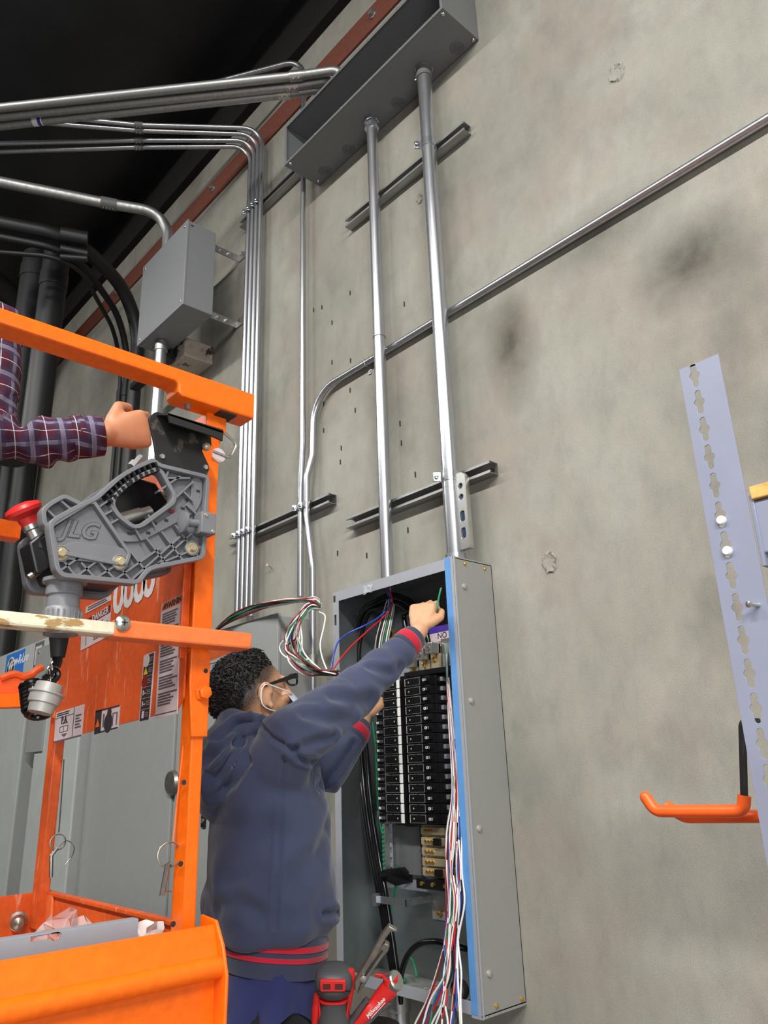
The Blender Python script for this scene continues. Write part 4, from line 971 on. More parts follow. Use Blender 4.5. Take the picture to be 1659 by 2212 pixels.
MB().prism([(XN-0.04, ye+0.003, mz0), (XP-0.005, py1+0.01, mz0-0.022), (XP-0.005, py0-0.01, mz0-0.022), (XN-0.04, ye-0.045, mz0)], (0, 0, mz1-mz0-0.004)).build('corner_bracket', 'orange_rail', lf, bevel=0.003)
MB().box((XP, py0, mz0), (XF, py0+0.03, mz1)).build('end_mid_rail', 'orange', lf, bevel=0.003)
# far side rails
zf = at(20, 1147, X=XF-0.02).z
MB().box((XF-0.045, YB, zf-0.022), (XF, at(46, 1147, X=XF).y, zf+0.022)).build('far_rail', 'orange', lf, bevel=0.003)
z_1, z_0 = at(40, 1455, X=XF).z, at(40, 1530, X=XF).z
_unused = 0 # = [(XF-0.05*math.cos(math.radians(a))*0.9, z_1-0.055+0.0*a+ (0.055)*abs(math.sin(math.radians(a)))**0.0*(0.35+0.65*abs(math.cos(math.radians(a))))) for a in range(0, 181, 20)]
XG = XF+0.10
gq = lambda px, py: at(px, py, X=XG)
zg1, zg0 = gq(30, 1456).z, gq(30, 1529).z
tr_ = [gq(-200, 1470), gq(0, 1464), gq(28, 1452), gq(40, 1460), gq(58, 1458), gq(70, 1450), gq(84, 1438), gq(92, 1442), gq(78, 1460), gq(66, 1474), gq(64, 1528), gq(-200, 1535)]
MB().prism(tr_, (-0.012, 0, 0)).build('cable_guard', 'orange_worn', lf, bevel=0.003)
MB().tube(spline([gq(92, 1441), gq(80, 1447), gq(66, 1457), gq(50, 1461), gq(30, 1456), gq(0, 1466)]), 0.008, 8).build('guard_edge', 'orange_worn', lf)
MB().prism([gq(66, 1500), gq(66, 1530), gq(-200, 1537), gq(-200, 1507)], (0.03, 0, 0)).build('guard_ledge', 'orange', lf, bevel=0.003)
# end panel hanging between the posts, facing into the platform
xl_ = at(112, 1600, Y=py0-0.012).x; xr_ = XP-0.016; zbL = at(118, 1600, Y=py0-0.012).z; zbR = at(392, 1532, Y=py0-0.012).z
zb_ = (zbL+zbR)/2
PYF = py0-0.012
ep = MB().prism([(xl_, PYF, zbL), (xr_-0.02, PYF, zbR), (xr_, PYF, zbR+0.02), (xr_, PYF, 2.03), (xl_, PYF, 2.03)], (0, 0.004, 0)).build('end_panel', 'orange_worn', lf)
MB().box((xr_-0.004, PYF-0.012, zb_+0.10), (xr_+0.002, PYF, 2.0)).build('panel_fold', 'orange_worn', lf, bevel=0.002)
for dz in (0.02, 0.30): MB().prism([(xl_-0.002, PYF-0.001, zb_+0.02+dz), (xl_-0.045, PYF-0.001, zb_+0.03+dz), (xl_-0.045, PYF-0.001, zb_+0.115+dz), (xl_-0.002, PYF-0.001, zb_+0.125+dz)], (0, 0.005, 0)).build('panel_tab', 'orange', lf, bevel=0.002)
# decals on the end panel: each a sheet set by its four corners, with print placed in its own (u, v)
class Sheet:
    def __init__(s_, tl, tr, br, bl, mat='decal'):
        s_.c = [at(*p, Y=PYF) for p in (tl, tr, br, bl)]
        s_.o = MB().prism([c + V((0, 0, 0)) for c in s_.c], (0, -0.0012, 0)).build('decal', mat, ep)
    def at(s_, u, v):
        a = s_.c[0].lerp(s_.c[1], u); b = s_.c[3].lerp(s_.c[2], u); return a.lerp(b, v)
    def quad(s_, u0, v0, u1, v1, name, mat, lift=0.0012, par=None):
        return MB().prism([s_.at(u, v) + V((0, -lift, 0)) for (u, v) in ((u0, v0), (u1, v0), (u1, v1), (u0, v1))], (0, -0.0005, 0)).build(name, mat, par or s_.o)
    def tri(s_, u, v, du, dv, mat, lift=0.0018): MB().prism([s_.at(*q) + V((0, -lift, 0)) for q in ((u-du, v+dv), (u+du, v+dv), (u, v-dv))], (0, -0.0004, 0)).build('triangle_mark', mat, s_.o)
    def disc(s_, u, v, r, mat, lift=0.0013): q = s_.at(u, v); MB().lathe([(r, lift), (r, lift+0.0005)], q, (0, -1, 0), 16).build('round_mark', mat, s_.o)
    def text(s_, txt, u, v, size, mat, lift=0.0022): q = s_.at(u, v); put(text_mesh(txt, size, 0.0003, bold=0.0004), frame(q + V((0, -lift, 0)), s_.at(1, v)-s_.at(0, v), (0, 0, 1)), 'lettering', mat, s_.o)
    def lines(s_, u0, u1, v0, v1, n, seed=1, mat='print_grey', gap=0, fill=0.5):
        r_ = random.Random(seed); h = (v1-v0)/n
        for k in range(n):
            if gap and k % gap == gap-1: continue
            v = v0+h*k; s_.quad(u0, v, u1-(u1-u0)*0.4*r_.random(), v+h*fill, 'text_line', mat)
d = Sheet((178, 1345), (241, 1306), (236, 1374), (175, 1406))
d.quad(0, 0, 1, 0.24, 'red_band', 'w_dkred'); d.text('DANGER', 0.66, 0.12, 0.022, 'decal'); d.lines(0.46, 0.96, 0.34, 0.9, 9, 2)
d.quad(0.06, 0.5, 0.34, 0.52, 'diagram', 'print_grey'); d.quad(0.18, 0.3, 0.20, 0.9, 'diagram', 'print_grey')
d = Sheet((187, 1311), (240, 1285), (240, 1297), (185, 1326)); d.lines(0.1, 0.9, 0.2, 0.9, 2, 4)
d = Sheet((351, 1305), (401, 1281), (398, 1301), (349, 1323)); d.quad(0.03, 0.06, 0.97, 0.94, 'orange_band', 'orange_rail'); d.text('WARNING', 0.60, 0.5, 0.0165, 'print'); d.tri(0.15, 0.5, 0.09, 0.3, 'print')
d = Sheet((349, 1322), (391, 1304), (384, 1542), (336, 1553)); d.lines(0.10, 0.97, 0.03, 0.93, 36, 3, 'print_grey', 6, 0.62); d.quad(0.03, 0.965, 0.97, 0.972, 'rule', 'print')
d = Sheet((312, 1416), (336, 1407), (324, 1556), (301, 1561)); d.quad(0.08, 0.015, 0.92, 0.985, 'black_field', 'print')
for k in range(6):
    v = 0.015 + 0.97*(k+0.5)/6
    if k: d.quad(0.08, v-0.082, 0.92, v-0.078, 'rule', 'decal', 0.0017)
    if k in (0, 2): d.disc(0.32, v, 0.013, 'decal' if k == 0 else 'w_dkred', 0.0017)
    if k == 1: d.tri(0.32, v, 0.2, 0.05, 'yellow')
    if k in (3, 4): d.quad(0.2, v-0.04, 0.28, v+0.03, 'pictogram', 'decal', 0.0017); d.quad(0.2, v+0.0, 0.48, v+0.012, 'pictogram', 'decal', 0.0017)
    if k == 5: d.quad(0.26, v-0.055, 0.46, v+0.045, 'pictogram', 'decal', 0.0017)
    for j_ in range(3): d.quad(0.58, v-0.03+j_*0.025, 0.86, v-0.022+j_*0.025, 'text_line', 'w_grey', 0.0017)
d = Sheet((122, 1540), (183, 1521), (177, 1590), (117, 1605)); d.quad(0, 0.95, 1, 1, 'dark_edge', 'print_grey'); d.quad(0, 0.20, 0.68, 0.215, 'rule', 'print'); d.quad(0.67, 0.0, 0.685, 0.95, 'rule', 'print')
d.lines(0.05, 0.66, 0.05, 0.18, 2, 5, 'print'); d.text('P.A.', 0.36, 0.33, 0.024, 'print'); d.lines(0.25, 0.52, 0.42, 0.47, 1, 6)
for (u0, v0, u1, v1) in ((0.2, 0.52, 0.5, 0.535), (0.2, 0.70, 0.5, 0.715), (0.2, 0.52, 0.215, 0.715), (0.485, 0.52, 0.5, 0.715), (0.33, 0.56, 0.345, 0.68)): d.quad(u0, v0, u1, v1, 'diagram', 'print')
d.lines(0.74, 0.96, 0.28, 0.75, 5, 8, 'print_grey'); d.tri(0.38, 0.83, 0.10, -0.05, 'print_grey')
d = Sheet((208, 1537), (260, 1524), (256, 1572), (205, 1586)); d.quad(0, 0, 0.27, 1, 'black_field', 'print'); d.quad(0, -0.03, 1, 0.04, 'dark_edge', 'print'); d.quad(0, 0.95, 1, 1.02, 'dark_edge', 'print')
d.tri(0.13, 0.55, 0.09, 0.17, 'orange'); d.disc(0.58, 0.66, 0.020, 'print'); d.disc(0.60, 0.2, 0.010, 'print')
d.quad(0.34, 0.2, 0.40, 0.8, 'pictogram', 'print_grey'); d.quad(0.74, 0.3, 0.78, 0.85, 'pictogram', 'print_grey'); d.quad(0.90, 0.3, 0.94, 0.85, 'pictogram', 'print_grey'); d.quad(0.74, 0.26, 0.94, 0.31, 'pictogram', 'print_grey')
def pxz(px, py): q = at(px, py, Y=PYF-0.0012); return q.x, q.z
# big white digits whose tops are hidden by the control box
for i, (px, py) in enumerate(((256, 1293), (278, 1280), (301, 1268), (322, 1256))):
    x_, z_ = pxz(px, py); put(text_mesh('0', 0.115, 0.0004, bold=0.003), frame(V((x_, PYF-0.001, z_+0.005)), (1, 0, 0), (0, 0, 1)), 'stencilled_digit', 'white', ep)
# toe boards
tz1 = B(300, 2029).z; tz0 = B(300, 2107).z
MB().prism([(XN-0.020, YB, tz1), (XN-0.012, YB, tz1), (XN+0.004, YB, tz0), (XN-0.004, YB, tz0)], (0, py1+0.012-YB, 0)).build('toe_board', 'orange', lf, bevel=0.0015)
MB().cyl((XN+0.004, YB, tz0-0.010), (XN+0.004, py1+0.016, tz0-0.010), 0.016, n=16).build('toe_rail', 'orange', lf)
MB().box((XN-0.014, YB, 0.90), (XN-0.008, py1+0.012, tz0-0.012)).build('skirt', 'orange', lf)
MB().prism([(XN-0.06, py1+0.012, tz1+0.01), (XN-0.012, py1+0.012, tz1+0.006), (XN+0.012, py1+0.012, tz0+0.02), (XN+0.026, py1+0.012, tz0-0.02), (XN+0.020, py1+0.012, 0.90), (XN-0.06, py1+0.012, 0.90)], (0, 0.006, 0)).build('corner_plate', 'orange', lf, bevel=0.002)
ez = at(230, 1957, Y=py1+0.004).z
MB().box((XP-0.05, py1, 0.98), (XF-0.05, py1+0.006, ez)).build('end_toe_board', 'orange_worn', lf, bevel=0.002)
MB().box((XP-0.05, py1-0.006, ez-0.004), (XF-0.05, py1+0.010, ez+0.004)).build('toe_board_edge', 'orange_worn', lf, bevel=0.002)
MB().box((XF-0.05, YB, 0.98), (XF-0.044, py1, ez)).build('far_toe_board', 'orange_worn', lf, bevel=0.002)
q = at(40, 1990, X=XF-0.04)
MB().lathe([(0.020, 0), (0.020, 0.004), (0.012, 0.006), (0.012, 0.02), (0.016, 0.021), (0.012, 0.04), (0.0, 0.045)], (XF-0.044, q.y, q.z), (1, -0.3, 0), 12).build('toe_board_knob', 'metal_dark', lf)
MB().prism([(XF-0.045, py1, ez), (XF+0.03, py1, ez), (XF+0.05, py1, 0.98), (XF-0.045, py1, 0.98)], (0, -0.006, 0)).build('gusset', 'orange_rail', lf, bevel=0.002)
MB().box((XN-0.02, YB, 0.955), (XF-0.05, py1+0.004, 0.98)).build('deck', 'metal_dark', lf)
MB().box((XN-0.05, YB, 0.80), (XF-0.02, py1-0.02, 0.955)).build('deck_frame', 'orange', lf, bevel=0.004)
MB().box((-1.95, -2.4, 0.35), (-1.35, -1.4, 0.80)).build('mast', 'metal_dark', lf, bevel=0.01)
MB().box((-2.0, -2.6, 0.08), (-1.22, -1.25, 0.35)).build('chassis', 'orange', lf, bevel=0.02)
for x in (-1.95, -1.27):
    for y in (-2.45, -1.4): MB().lathe([(0.10, -0.03), (0.11, -0.02), (0.11, 0.02), (0.10, 0.03)], (x, y, 0.11), (1, 0, 0), 20).build('wheel', 'rubber', lf)
# locking pins dangling on lanyards
def pin(lan, ringc, rr, pinpts, label, mat, tail=None):
    t = thing('locking_pin', label, 'pin', pinpts[-1])
    MB().tube(spline(lan), 0.0016, 6).build('lanyard', mat, t)
    c = V(ringc); MB().tube([c + V((0.2*rr*math.cos(a), rr*math.cos(a), rr*math.sin(a))) for a in [2*math.pi*i/20 for i in range(20)]], 0.0016, 6, closed=True).build('ring', 'metal_dark', t)
    MB().tube(pinpts, 0.0045, 8).build('shank', 'metal_dark', t)
    if tail: MB().tube(spline(tail), 0.0012, 6).build('wire_end', 'metal_dark', t)
    return t
X1 = XF + 0.04; G = lambda px, py: at(px, py, X=X1)
pin([G(138, 1640), G(133, 1720), G(127, 1798)], G(125, 1819), 0.016, [G(123, 1832), G(111, 1848), G(110, 1895)], 'dark locking pin on a wire lanyard by the far post', 'metal_dark', [G(128, 1828), G(145, 1816), G(160, 1830), G(155, 1850), G(141, 1868)])
X1 = XP + 0.004; G = lambda px, py: at(px, py, X=XP-0.03)
pin([G(396, 1610), G(384, 1720), G(373, 1825)], G(366, 1846), 0.0195, [G(368, 1866), G(362, 1868), G(350, 1935)], 'coppery locking pin on an orange lanyard by the near post', 'orange_rail', [G(350, 1926), G(362, 1925), G(373, 1926)])
# things lying in the toe-board tray
cv = thing('panel_cover', 'loose grey metal cover with a keyhole slot lying in the lift', 'cover', (XN-0.10, -1.5, 0.98))
XC = XN-0.075
c_ = [at(-40, 2030, X=XC), at(298, 1993, X=XC), at(304, 2040, X=XC), at(-40, 2085, X=XC)]
y0, y1 = c_[0].y, c_[1].y; z1 = (c_[0].z+c_[1].z)/2; z0 = 0.985
kc = at(108, 2023, X=XC)
key = [(kc.y-0.028, kc.z-0.003), (kc.y, kc.z-0.003), (kc.y+0.006, kc.z-0.008), (kc.y+0.014, kc.z-0.006), (kc.y+0.016, kc.z+0.002), (kc.y+0.008, kc.z+0.007), (kc.y, kc.z+0.004), (kc.y-0.028, kc.z+0.004)]
me = plate([[(y0, z0), (y1, z0), (y1, z1), (y0, z1)], key], 0.003)
put(me, frame(V((XC, 0, 0)), (0, 1, 0), (0, 0, 1)), 'sheet', 'grey_flange', cv)
MB().box((XC-0.02, y0, z1-0.002), (XC, y1, z1+0.001)).build('folded_edge', 'grey_flange', cv)
q = at(140, 1985, X=XC-0.05)
rnd = random.Random(5)
cr = MB(); n = 9; vs = []; fs = []
for i in range(n+1):
    for j_ in range(n+1):
        u, v = i/n-0.5, j_/n-0.5; vs.append((q.x+0.05*u+0.012*rnd.uniform(-1, 1), q.y+0.07*u+0.015*rnd.uniform(-1, 1)+0.01*v, q.z-0.03+0.085*v*(1-abs(u))+0.012*rnd.uniform(-1, 1)))
for i in range(n):
    for j_ in range(n): a = i*(n+1)+j_; fs.append((a, a+1, a+n+2, a+n+1))
solo(cr.add(vs, fs), 'plastic_bag', 'film', 'crumpled clear plastic bag behind the loose metal cover', 'plastic bag')
q = at(322, 2016, X=XC-0.03)
pp = MB(); vs = []; fs = []
for i in range(6):
    for j_ in range(6): vs.append((q.x-0.02*i/5+0.006*rnd.uniform(-1, 1), q.y-0.025+0.06*i/5, q.z-0.03+0.05*j_/5*(1-0.3*abs(i/5-0.5))+0.004*rnd.uniform(-1, 1)))
for i in range(5):
    for j_ in range(5): a = i*6+j_; fs.append((a, a+1, a+7, a+6))
solo(pp.add(vs, fs), 'paper_scrap', 'white', 'crumpled white paper scrap at the corner of the lift', 'paper')

# ------------------------------------------------------------------ control box hung on the near rail
XB = XN + 0.012
def cb(zx, zy): q = at(zx/2.765, 860+zy/2.765, X=XB); return (q.y, q.z)
ct = thing('control_box', 'grey ribbed control box with a red stop button, hung on the lift rail', 'control box', (XB-0.07, cb(600, 900)[0], cb(800, 1115)[1]))
outer = [(280, 745), (400, 672), (525, 612), (570, 588), (600, 560), (700, 470), (800, 412), (905, 366), (945, 400), (1240, 470), (1212, 962), (880, 1030), (822, 1116), (362, 1072), (325, 1030)]
hole = [(668, 640), (705, 702), (790, 767), (835, 757), (1020, 622), (1024, 585), (950, 452), (925, 440), (850, 470), (760, 525), (690, 592)]
O = rounded([cb(*p) for p in outer], 0.012, 3); H = rounded([cb(*p) for p in hole], 0.010, 3)
def inset(pts, d):
    P = [V((p[0], p[1])) for p in pts]; n = len(P); ar = sum(P[i].x*P[(i+1) % n].y-P[(i+1) % n].x*P[i].y for i in range(n)); s = 1 if ar > 0 else -1; out = []
    for i in range(n):
        t_ = (P[(i+1) % n]-P[i-1]); 
        if t_.length < 1e-9: out.append(tuple(P[i])); continue
        t_.normalize(); out.append(tuple(P[i] + V((-t_.y, t_.x))*d*s))
    return out
FR = lambda x: frame(V((x, 0, 0)), (0, 1, 0), (0, 0, 1))
# side plates: a recessed web with a standing rim and ribs
XFAR = XB-0.135
for x, s in ((XB, 1), (XFAR, -1)):
    nm_ = 'side_plate'
    sp_ = put(plate([O, H], 0.004, 0.0005), FR(x-s*0.010), nm_, 'plastic_grey', ct)
    put(plate([O, inset(O, 0.0055)], 0.022, 0.001), FR(x-s*0.003), 'rim', 'plastic_grey', sp_)
    put(plate([inset(H, -0.0055), H], 0.022, 0.001), FR(x-s*0.003), 'rim', 'plastic_grey', sp_)
    rb = MB()
    def rib(a, b, w=0.0032, h=0.014):
        p, q2 = cb(*a), cb(*b); rb.bar((x-s*0.003, p[0], p[1]), (x-s*0.003, q2[0], q2[1]), w, h, up=(1, 0, 0))
    # diamond lattice along the lower edge
    for a, b in (((345, 1040), (480, 945)), ((440, 1075), (590, 965)), ((555, 1085), (705, 990)), ((670, 1095), (960, 890)), ((760, 1105), (1070, 830)), ((830, 1090), (1150, 800)),
                 ((375, 975), (450, 1070)), ((480, 985), (570, 1085)), ((590, 985), (690, 1095)), ((700, 1000), (790, 1105)), ((760, 900), (870, 1040)), ((870, 840), (990, 995)), ((960, 800), (1090, 975)), ((1040, 760), (1190, 965)), ((900, 1010), (1190, 890)),
                 ((590, 650), (650, 610)), ((610, 705), (680, 665)), ((640, 760), (710, 720)), ((560, 620), (600, 600))): rib(a, b)
    for a, b in (((940, 560), (1070, 470)), ((1000, 640), (1150, 500)), ((1090, 560), (1150, 620)), ((880, 700), (920, 770)), ((800, 780), (840, 850)), ((1000, 440), (985, 480)), ((1110, 640), (1215, 740)), ((975, 480), (1130, 480))): rib(a, b)
    rb.build('ribs', 'plastic_grey', sp_)['kind'] = 'stuff'
sp_ = None
face = [o for o in ct.children if o.name.startswith('side_plate')][0]
# raised badge field, lower band and bosses on the near plate
badge = [(305, 790), (522, 640), (555, 640), (770, 925), (740, 945), (440, 868), (330, 900)]
put(plate([rounded([cb(*p) for p in badge], 0.006)], 0.004, 0.0006), FR(XB-0.006), 'badge_field', 'plastic_grey', face)
brd = [(288, 765), (525, 620), (560, 622), (775, 935), (745, 1010), (330, 930)]
b1 = rounded([cb(*p) for p in brd], 0.008); put(plate([b1, inset(b1, 0.004)], 0.012, 0.001), FR(XB+0.001), 'badge_border', 'plastic_grey', face)
band = [(325, 905), (435, 862), (730, 900), (760, 940), (735, 1000), (330, 955)]
put(plate([rounded([cb(*p) for p in band], 0.008)], 0.006, 0.001), FR(XB+0.001), 'lower_band', 'plastic_grey', face)
strip = [(690, 800), (830, 820), (1100, 650), (1150, 600), (1150, 470), (1210, 480), (1208, 615), (1170, 680), (850, 850), (740, 855)]
put(plate([rounded([cb(*p) for p in strip], 0.010)], 0.004, 0.0008), FR(XB-0.005), 'reinforcing_strip', 'plastic_grey', face)
for p in ((780, 807), (890, 803), (930, 745), (997, 728), (1097, 657), (1130, 600), (1188, 553)):
    y, z = cb(*p); MB().box((XB-0.0042, y-0.0038, z-0.0025), (XB-0.0026, y+0.0038, z+0.0025)).build('slot', 'print', face)
y, z = cb(1032, 672); MB().box((XB-0.0042, y-0.0045, z-0.003), (XB-0.0026, y+0.0045, z+0.003)).build('slot', 'w_dkred', face)
def bolt(p, r=0.011):
    y, z = cb(*p); w_ = MB().lathe([(r*1.25, 0), (r*1.25, 0.006), (r*1.05, 0.007), (r*1.05, 0.004)], (XB-0.001, y, z), (1, 0, 0), 18).build('bolt_boss', 'plastic_grey', face)
    MB().lathe([(r, 0.0), (r, 0.0045)], (XB+0.0005, y, z), (1, 0, 0), 18).build('washer', 'tin', w_)
    MB().lathe([(r*0.62, 0.004), (r*0.62, 0.010), (r*0.5, 0.011)], (XB+0.0005, y, z), (1, 0, 0), 6).build('bolt_head', 'tin', w_)
bolt((358, 932)); bolt((710, 984)); bolt((1142, 900))
# JLG, embossed with a lighter edge
y, z = cb(478, 787); a_ = cb(370, 795); b_ = cb(585, 815); ex = V((0, b_[0]-a_[0], b_[1]-a_[1]))
ex = V((0, 1, (cb(590, 770)[1]-cb(400, 745)[1])/(cb(590, 770)[0]-cb(400, 745)[0])))
put(text_mesh('JLG', 0.040, 0.0010, shear=0.32, bold=0.0014, spacing=0.95), frame(V((XB-0.0036, y, z)), ex, (0, 0, 1)), 'raised_lettering', 'plastic_grey_dk', face)
put(text_mesh('JLG', 0.040, 0.0013, shear=0.32, bold=0.0004, spacing=0.95), frame(V((XB-0.0036, y, z)), ex, (0, 0, 1)), 'raised_lettering', 'plastic_grey', face)
# handle slots
hd_ = []
for i in range(11):
    f = i/10; a = V((615, 575)).lerp(V((905, 385)), f); 
    off = 28*math.sin(math.pi*f)
    a = a + V((-off*0.55, -off*0.83)); nrm = V((0.62, 0.90)) if f < 0.5 else V((0.4, 0.95))
    for k0_, k1_ in ((10, 34), (44, 66)):
        p = a + nrm*k0_; q2 = a + nrm*k1_; p, q2 = cb(*p), cb(*q2)
        MB().bar((XB+0.0015, p[0], p[1]), (XB+0.0015, q2[0], q2[1]), 0.0042, 0.022, up=(1, 0, 0)).build('handle_slot', 'black', face)
# knob and catch block at the right edge
y, z = cb(1198, 770); MB().box((XB-0.002, y-0.014, z-0.019), (XB+0.028, y+0.016, z+0.021)).build('catch_block', 'plastic_grey', ct, bevel=0.003)
y2, z2 = cb(1075, 755); MB().cyl((XB+0.014, y, z+0.002), (XB+0.014, y2, z2), 0.007, n=12).lathe([(0.008, 0), (0.019, 0.003), (0.019, 0.008), (0.008, 0.011)], (XB+0.014, y2+0.004, z2), (0, -1, 0), 18).build('catch_knob', 'plastic_grey', ct)
for dy, dz in ((-0.005, 0.014), (0.010, -0.014)): MB().lathe([(0.004, 0), (0.003, 0.002)], (XB+0.028, y+dy, z+dz), (1, 0, 0), 8).build('catch_screw', 'metal', ct)
# core between the side plates
core = [(300, 800), (540, 660), (640, 760), (790, 810), (1000, 680), (1080, 700), (1150, 900), (860, 1000), (800, 1080), (400, 1040)]
MB().prism([(XFAR+0.012, *cb(*p)) for p in core], (XB-XFAR-0.030, 0, 0)).build('core', 'black', ct, bevel=0.003)
MB().prism([(XFAR+0.02, *cb(*p)) for p in ((640, 560), (760, 465), (900, 395), (1040, 440), (1120, 560), (960, 740), (800, 790), (660, 700))], (0.045, 0, 0)).build('hole_backing', 'black_gloss', ct, bevel=0.004)  # black block added behind the handle hole to keep it dark
y, z = cb(880, 668); y2, z2 = cb(720, 712)
MB().lathe([(0.013, 0), (0.013, 0.055), (0.011, 0.058), (0.011, 0.075), (0.004, 0.080)], (XB-0.035, y2, z2), (0, y-y2, z-z2), 16).build('joystick_sleeve', 'metal', ct)
MB().prism([(XFAR+0.03, *cb(*p)) for p in ((670, 650), (730, 640), (735, 690), (690, 700))], (0.03, 0, 0)).build('trigger', 'orange', ct, bevel=0.003)
# upper shroud behind the badge and black side module
shd = [(265, 655), (310, 612), (400, 562), (500, 612), (520, 640), (300, 770), (275, 740)]
S1 = rounded([cb(*p) for p in shd], 0.008); put(plate([S1], 0.004, 0.0005), FR(XB-0.030), 'shroud', 'plastic_grey', ct)
put(plate([S1, inset(S1, 0.005)], 0.024, 0.001), FR(XB-0.022), 'shroud_rim', 'plastic_grey', ct)
r2 = MB()
for a, b in (((300, 650), (355, 705)), ((375, 590), (440, 650))): p, q2 = cb(*a), cb(*b); r2.bar((XB-0.022, *p), (XB-0.022, *q2), 0.0035, 0.018, up=(1, 0, 0))
r2.build('shroud_ribs', 'plastic_grey', ct)['kind'] = 'stuff'
XM = XB-0.10
def cm2(zx, zy, X=XM): q = at(zx/2.765, 860+zy/2.765, X=X); return (X, q.y, q.z)
MB().prism([cm2(110, 905), cm2(240, 800), cm2(300, 800), cm2(320, 1010), cm2(180, 1090), cm2(150, 1080)], (0.05, 0, 0)).build('side_module', 'black', ct, bevel=0.004)
a, b = V(cm2(170, 1075, XM+0.03)), V(cm2(300, 990, XM+0.03)); MB().cyl(a, b, 0.006, n=10).build('edge_bar', 'metal_dark', ct)
MB().box(V(cm2(180, 915))+V((0.05, -0.003, -0.006)), V(cm2(180, 915))+V((0.0515, 0.003, 0.006))).build('module_hole', 'print', ct)
# red mushroom stop button
c = V(cm2(215, 820, XM+0.02)); d_ = V((0.05, -0.55, 0.84)).normalized()
MB().lathe([(0.013, -0.004), (0.013, 0.010), (0.015, 0.012), (0.015, 0.020)], c, d_, 16).build('button_collar', 'metal', ct)
MB().lathe([(0.014, 0.020), (0.016, 0.032), (0.028, 0.040), (0.030, 0.046), (0.027, 0.052), (0.012, 0.057), (0.0, 0.058)], c, d_, 24).build('stop_button', 'red', ct)['label'] = 'red mushroom stop button'
# black hook plate on top
XH = XB+0.004
hk = [(905, 235), (880, 125), (922, 88), (1245, 185), (1252, 300), (1190, 310), (1240, 420), (1225, 470), (935, 405)]
put(plate([rounded([cb(*p) for p in hk], 0.006)], 0.005, 0.0008), FR(XH), 'hook_plate', 'blackplate', ct)
MB().prism([(XH, *cb(925, 95)), (XH, *cb(1250, 190)), (XH+0.040, *cb(1262, 245)), (XH+0.040, *cb(935, 140))], (0, 0, -0.004)).build('hook_flange', 'blackplate', ct)
MB().prism([(XH+0.040, *cb(935, 140)), (XH+0.040, *cb(1262, 235)), (XH+0.040, *cb(1258, 300)), (XH+0.040, *cb(1190, 270)), (XH+0.040, *cb(945, 195))], (-0.004, 0, 0)).build('hook_lip', 'blackplate', ct)
for p in ((957, 356), (1216, 420)): y, z = cb(*p); MB().lathe([(0.005, 0), (0.0045, 0.003), (0.002, 0.0035)], (XH+0.0025, y, z), (1, 0, 0), 12).build('rivet', 'metal', ct)
y, z = cb(1210, 305); MB().sph((XH+0.01, y, z), 0.008).build('bolt_end', 'tin', ct)
y, z = cb(860, 362); MB().lathe([(0.009, 0), (0.009, 0.012), (0.006, 0.014), (0.006, 0.03)], (XB-0.05, y, z), (0, 0.4, 0.6), 8).build('toggle_switch', 'metal', ct)
# grey plug under the box
px_ = V(cm2(390, 1085, XB-0.045)); ax = V((0.0, 0.02, -1))
MB().lathe([(0.034, 0), (0.034, 0.006), (0.028, 0.007), (0.028, 0.026), (0.025, 0.028), (0.025, 0.046), (0.028, 0.050), (0.029, 0.072), (0.026, 0.074), (0.026, 0.09)], px_, ax, 24).build('socket', 'plastic_grey', ct)
for i in range(22):
    a = 2*math.pi*i/22; MB().box((-0.0012, -0.0012, 0), (0.0012, 0.0012, 0.018)).build('grip_ridge', 'plastic_grey', ct, loc=px_+ax*0.071+V((0.029*math.cos(a), 0.029*math.sin(a), 0)))

# ------------------------------------------------------------------ unplugged connector hanging by a chain
XQ = XB-0.10
Q = lambda px, py: at(px, py, X=XQ)
pg = thing('cable_plug', 'silver plug hanging on a short chain below the control box', 'plug', Q(95, 1550))
MB().tube([Q(128, 1362), Q(127, 1390), Q(125, 1420)], [0.017, 0.014, 0.011], 14).build('boot', 'rubber', pg)
MB().tube([Q(125, 1415), Q(124, 1430), Q(120, 1440)], 0.008, 10).build('cable_end', 'black_gloss', pg)
ch = [Q(136, 1388), Q(134, 1400), Q(131, 1412), Q(128, 1424), Q(120, 1434), Q(110, 1444), Q(104, 1456), Q(106, 1468)]
lk = MB().tube([(0.0065*math.cos(a)*0.6, 0.0, 0.0075*math.sin(a)) for a in [2*math.pi*i/10 for i in range(10)]], 0.0014, 5, closed=True).mesh('chain_link')
for i, p in enumerate(spline(ch, 2)):
    o = link('chain_link', lk, 'metal_dark', pg, p); o.rotation_euler = (0, 0, (i % 2)*1.57+0.4)
a, b = Q(108, 1478), Q(86, 1540); ln = (b-a).length
MB().lathe([(0.021, 0), (0.022, ln*0.3), (0.028, ln*0.31), (0.028, ln*0.36), (0.025, ln*0.38), (0.024, ln*0.68), (0.021, ln*0.70), (0.019, ln)], a, b-a, 22).build('shell', 'plug', pg)
MB().tube(spline([Q(112, 1476), Q(124, 1462), Q(124, 1452), Q(116, 1448), Q(106, 1458), Q(92, 1468), Q(84, 1478)], 4), 0.005, 8).build('pigtail', 'black_gloss', pg)
hx = []
for i in range(130):
    f = i/129; c = (Q(82+8*f, 1474+72*f) if f < 0.72 else Q(88+50*(f-0.72), 1527+12*math.sin((f-0.72)*7))) + V((-0.03, 0, 0))
    a = f*2*math.pi*9; hx.append(c + V((0.0, 0.016*math.cos(a), 0.006*math.sin(a))) + V((0.016*math.sin(a), 0, 0)))
MB().tube(hx, 0.0042, 7).build('coiled_lead', 'black_gloss', pg)
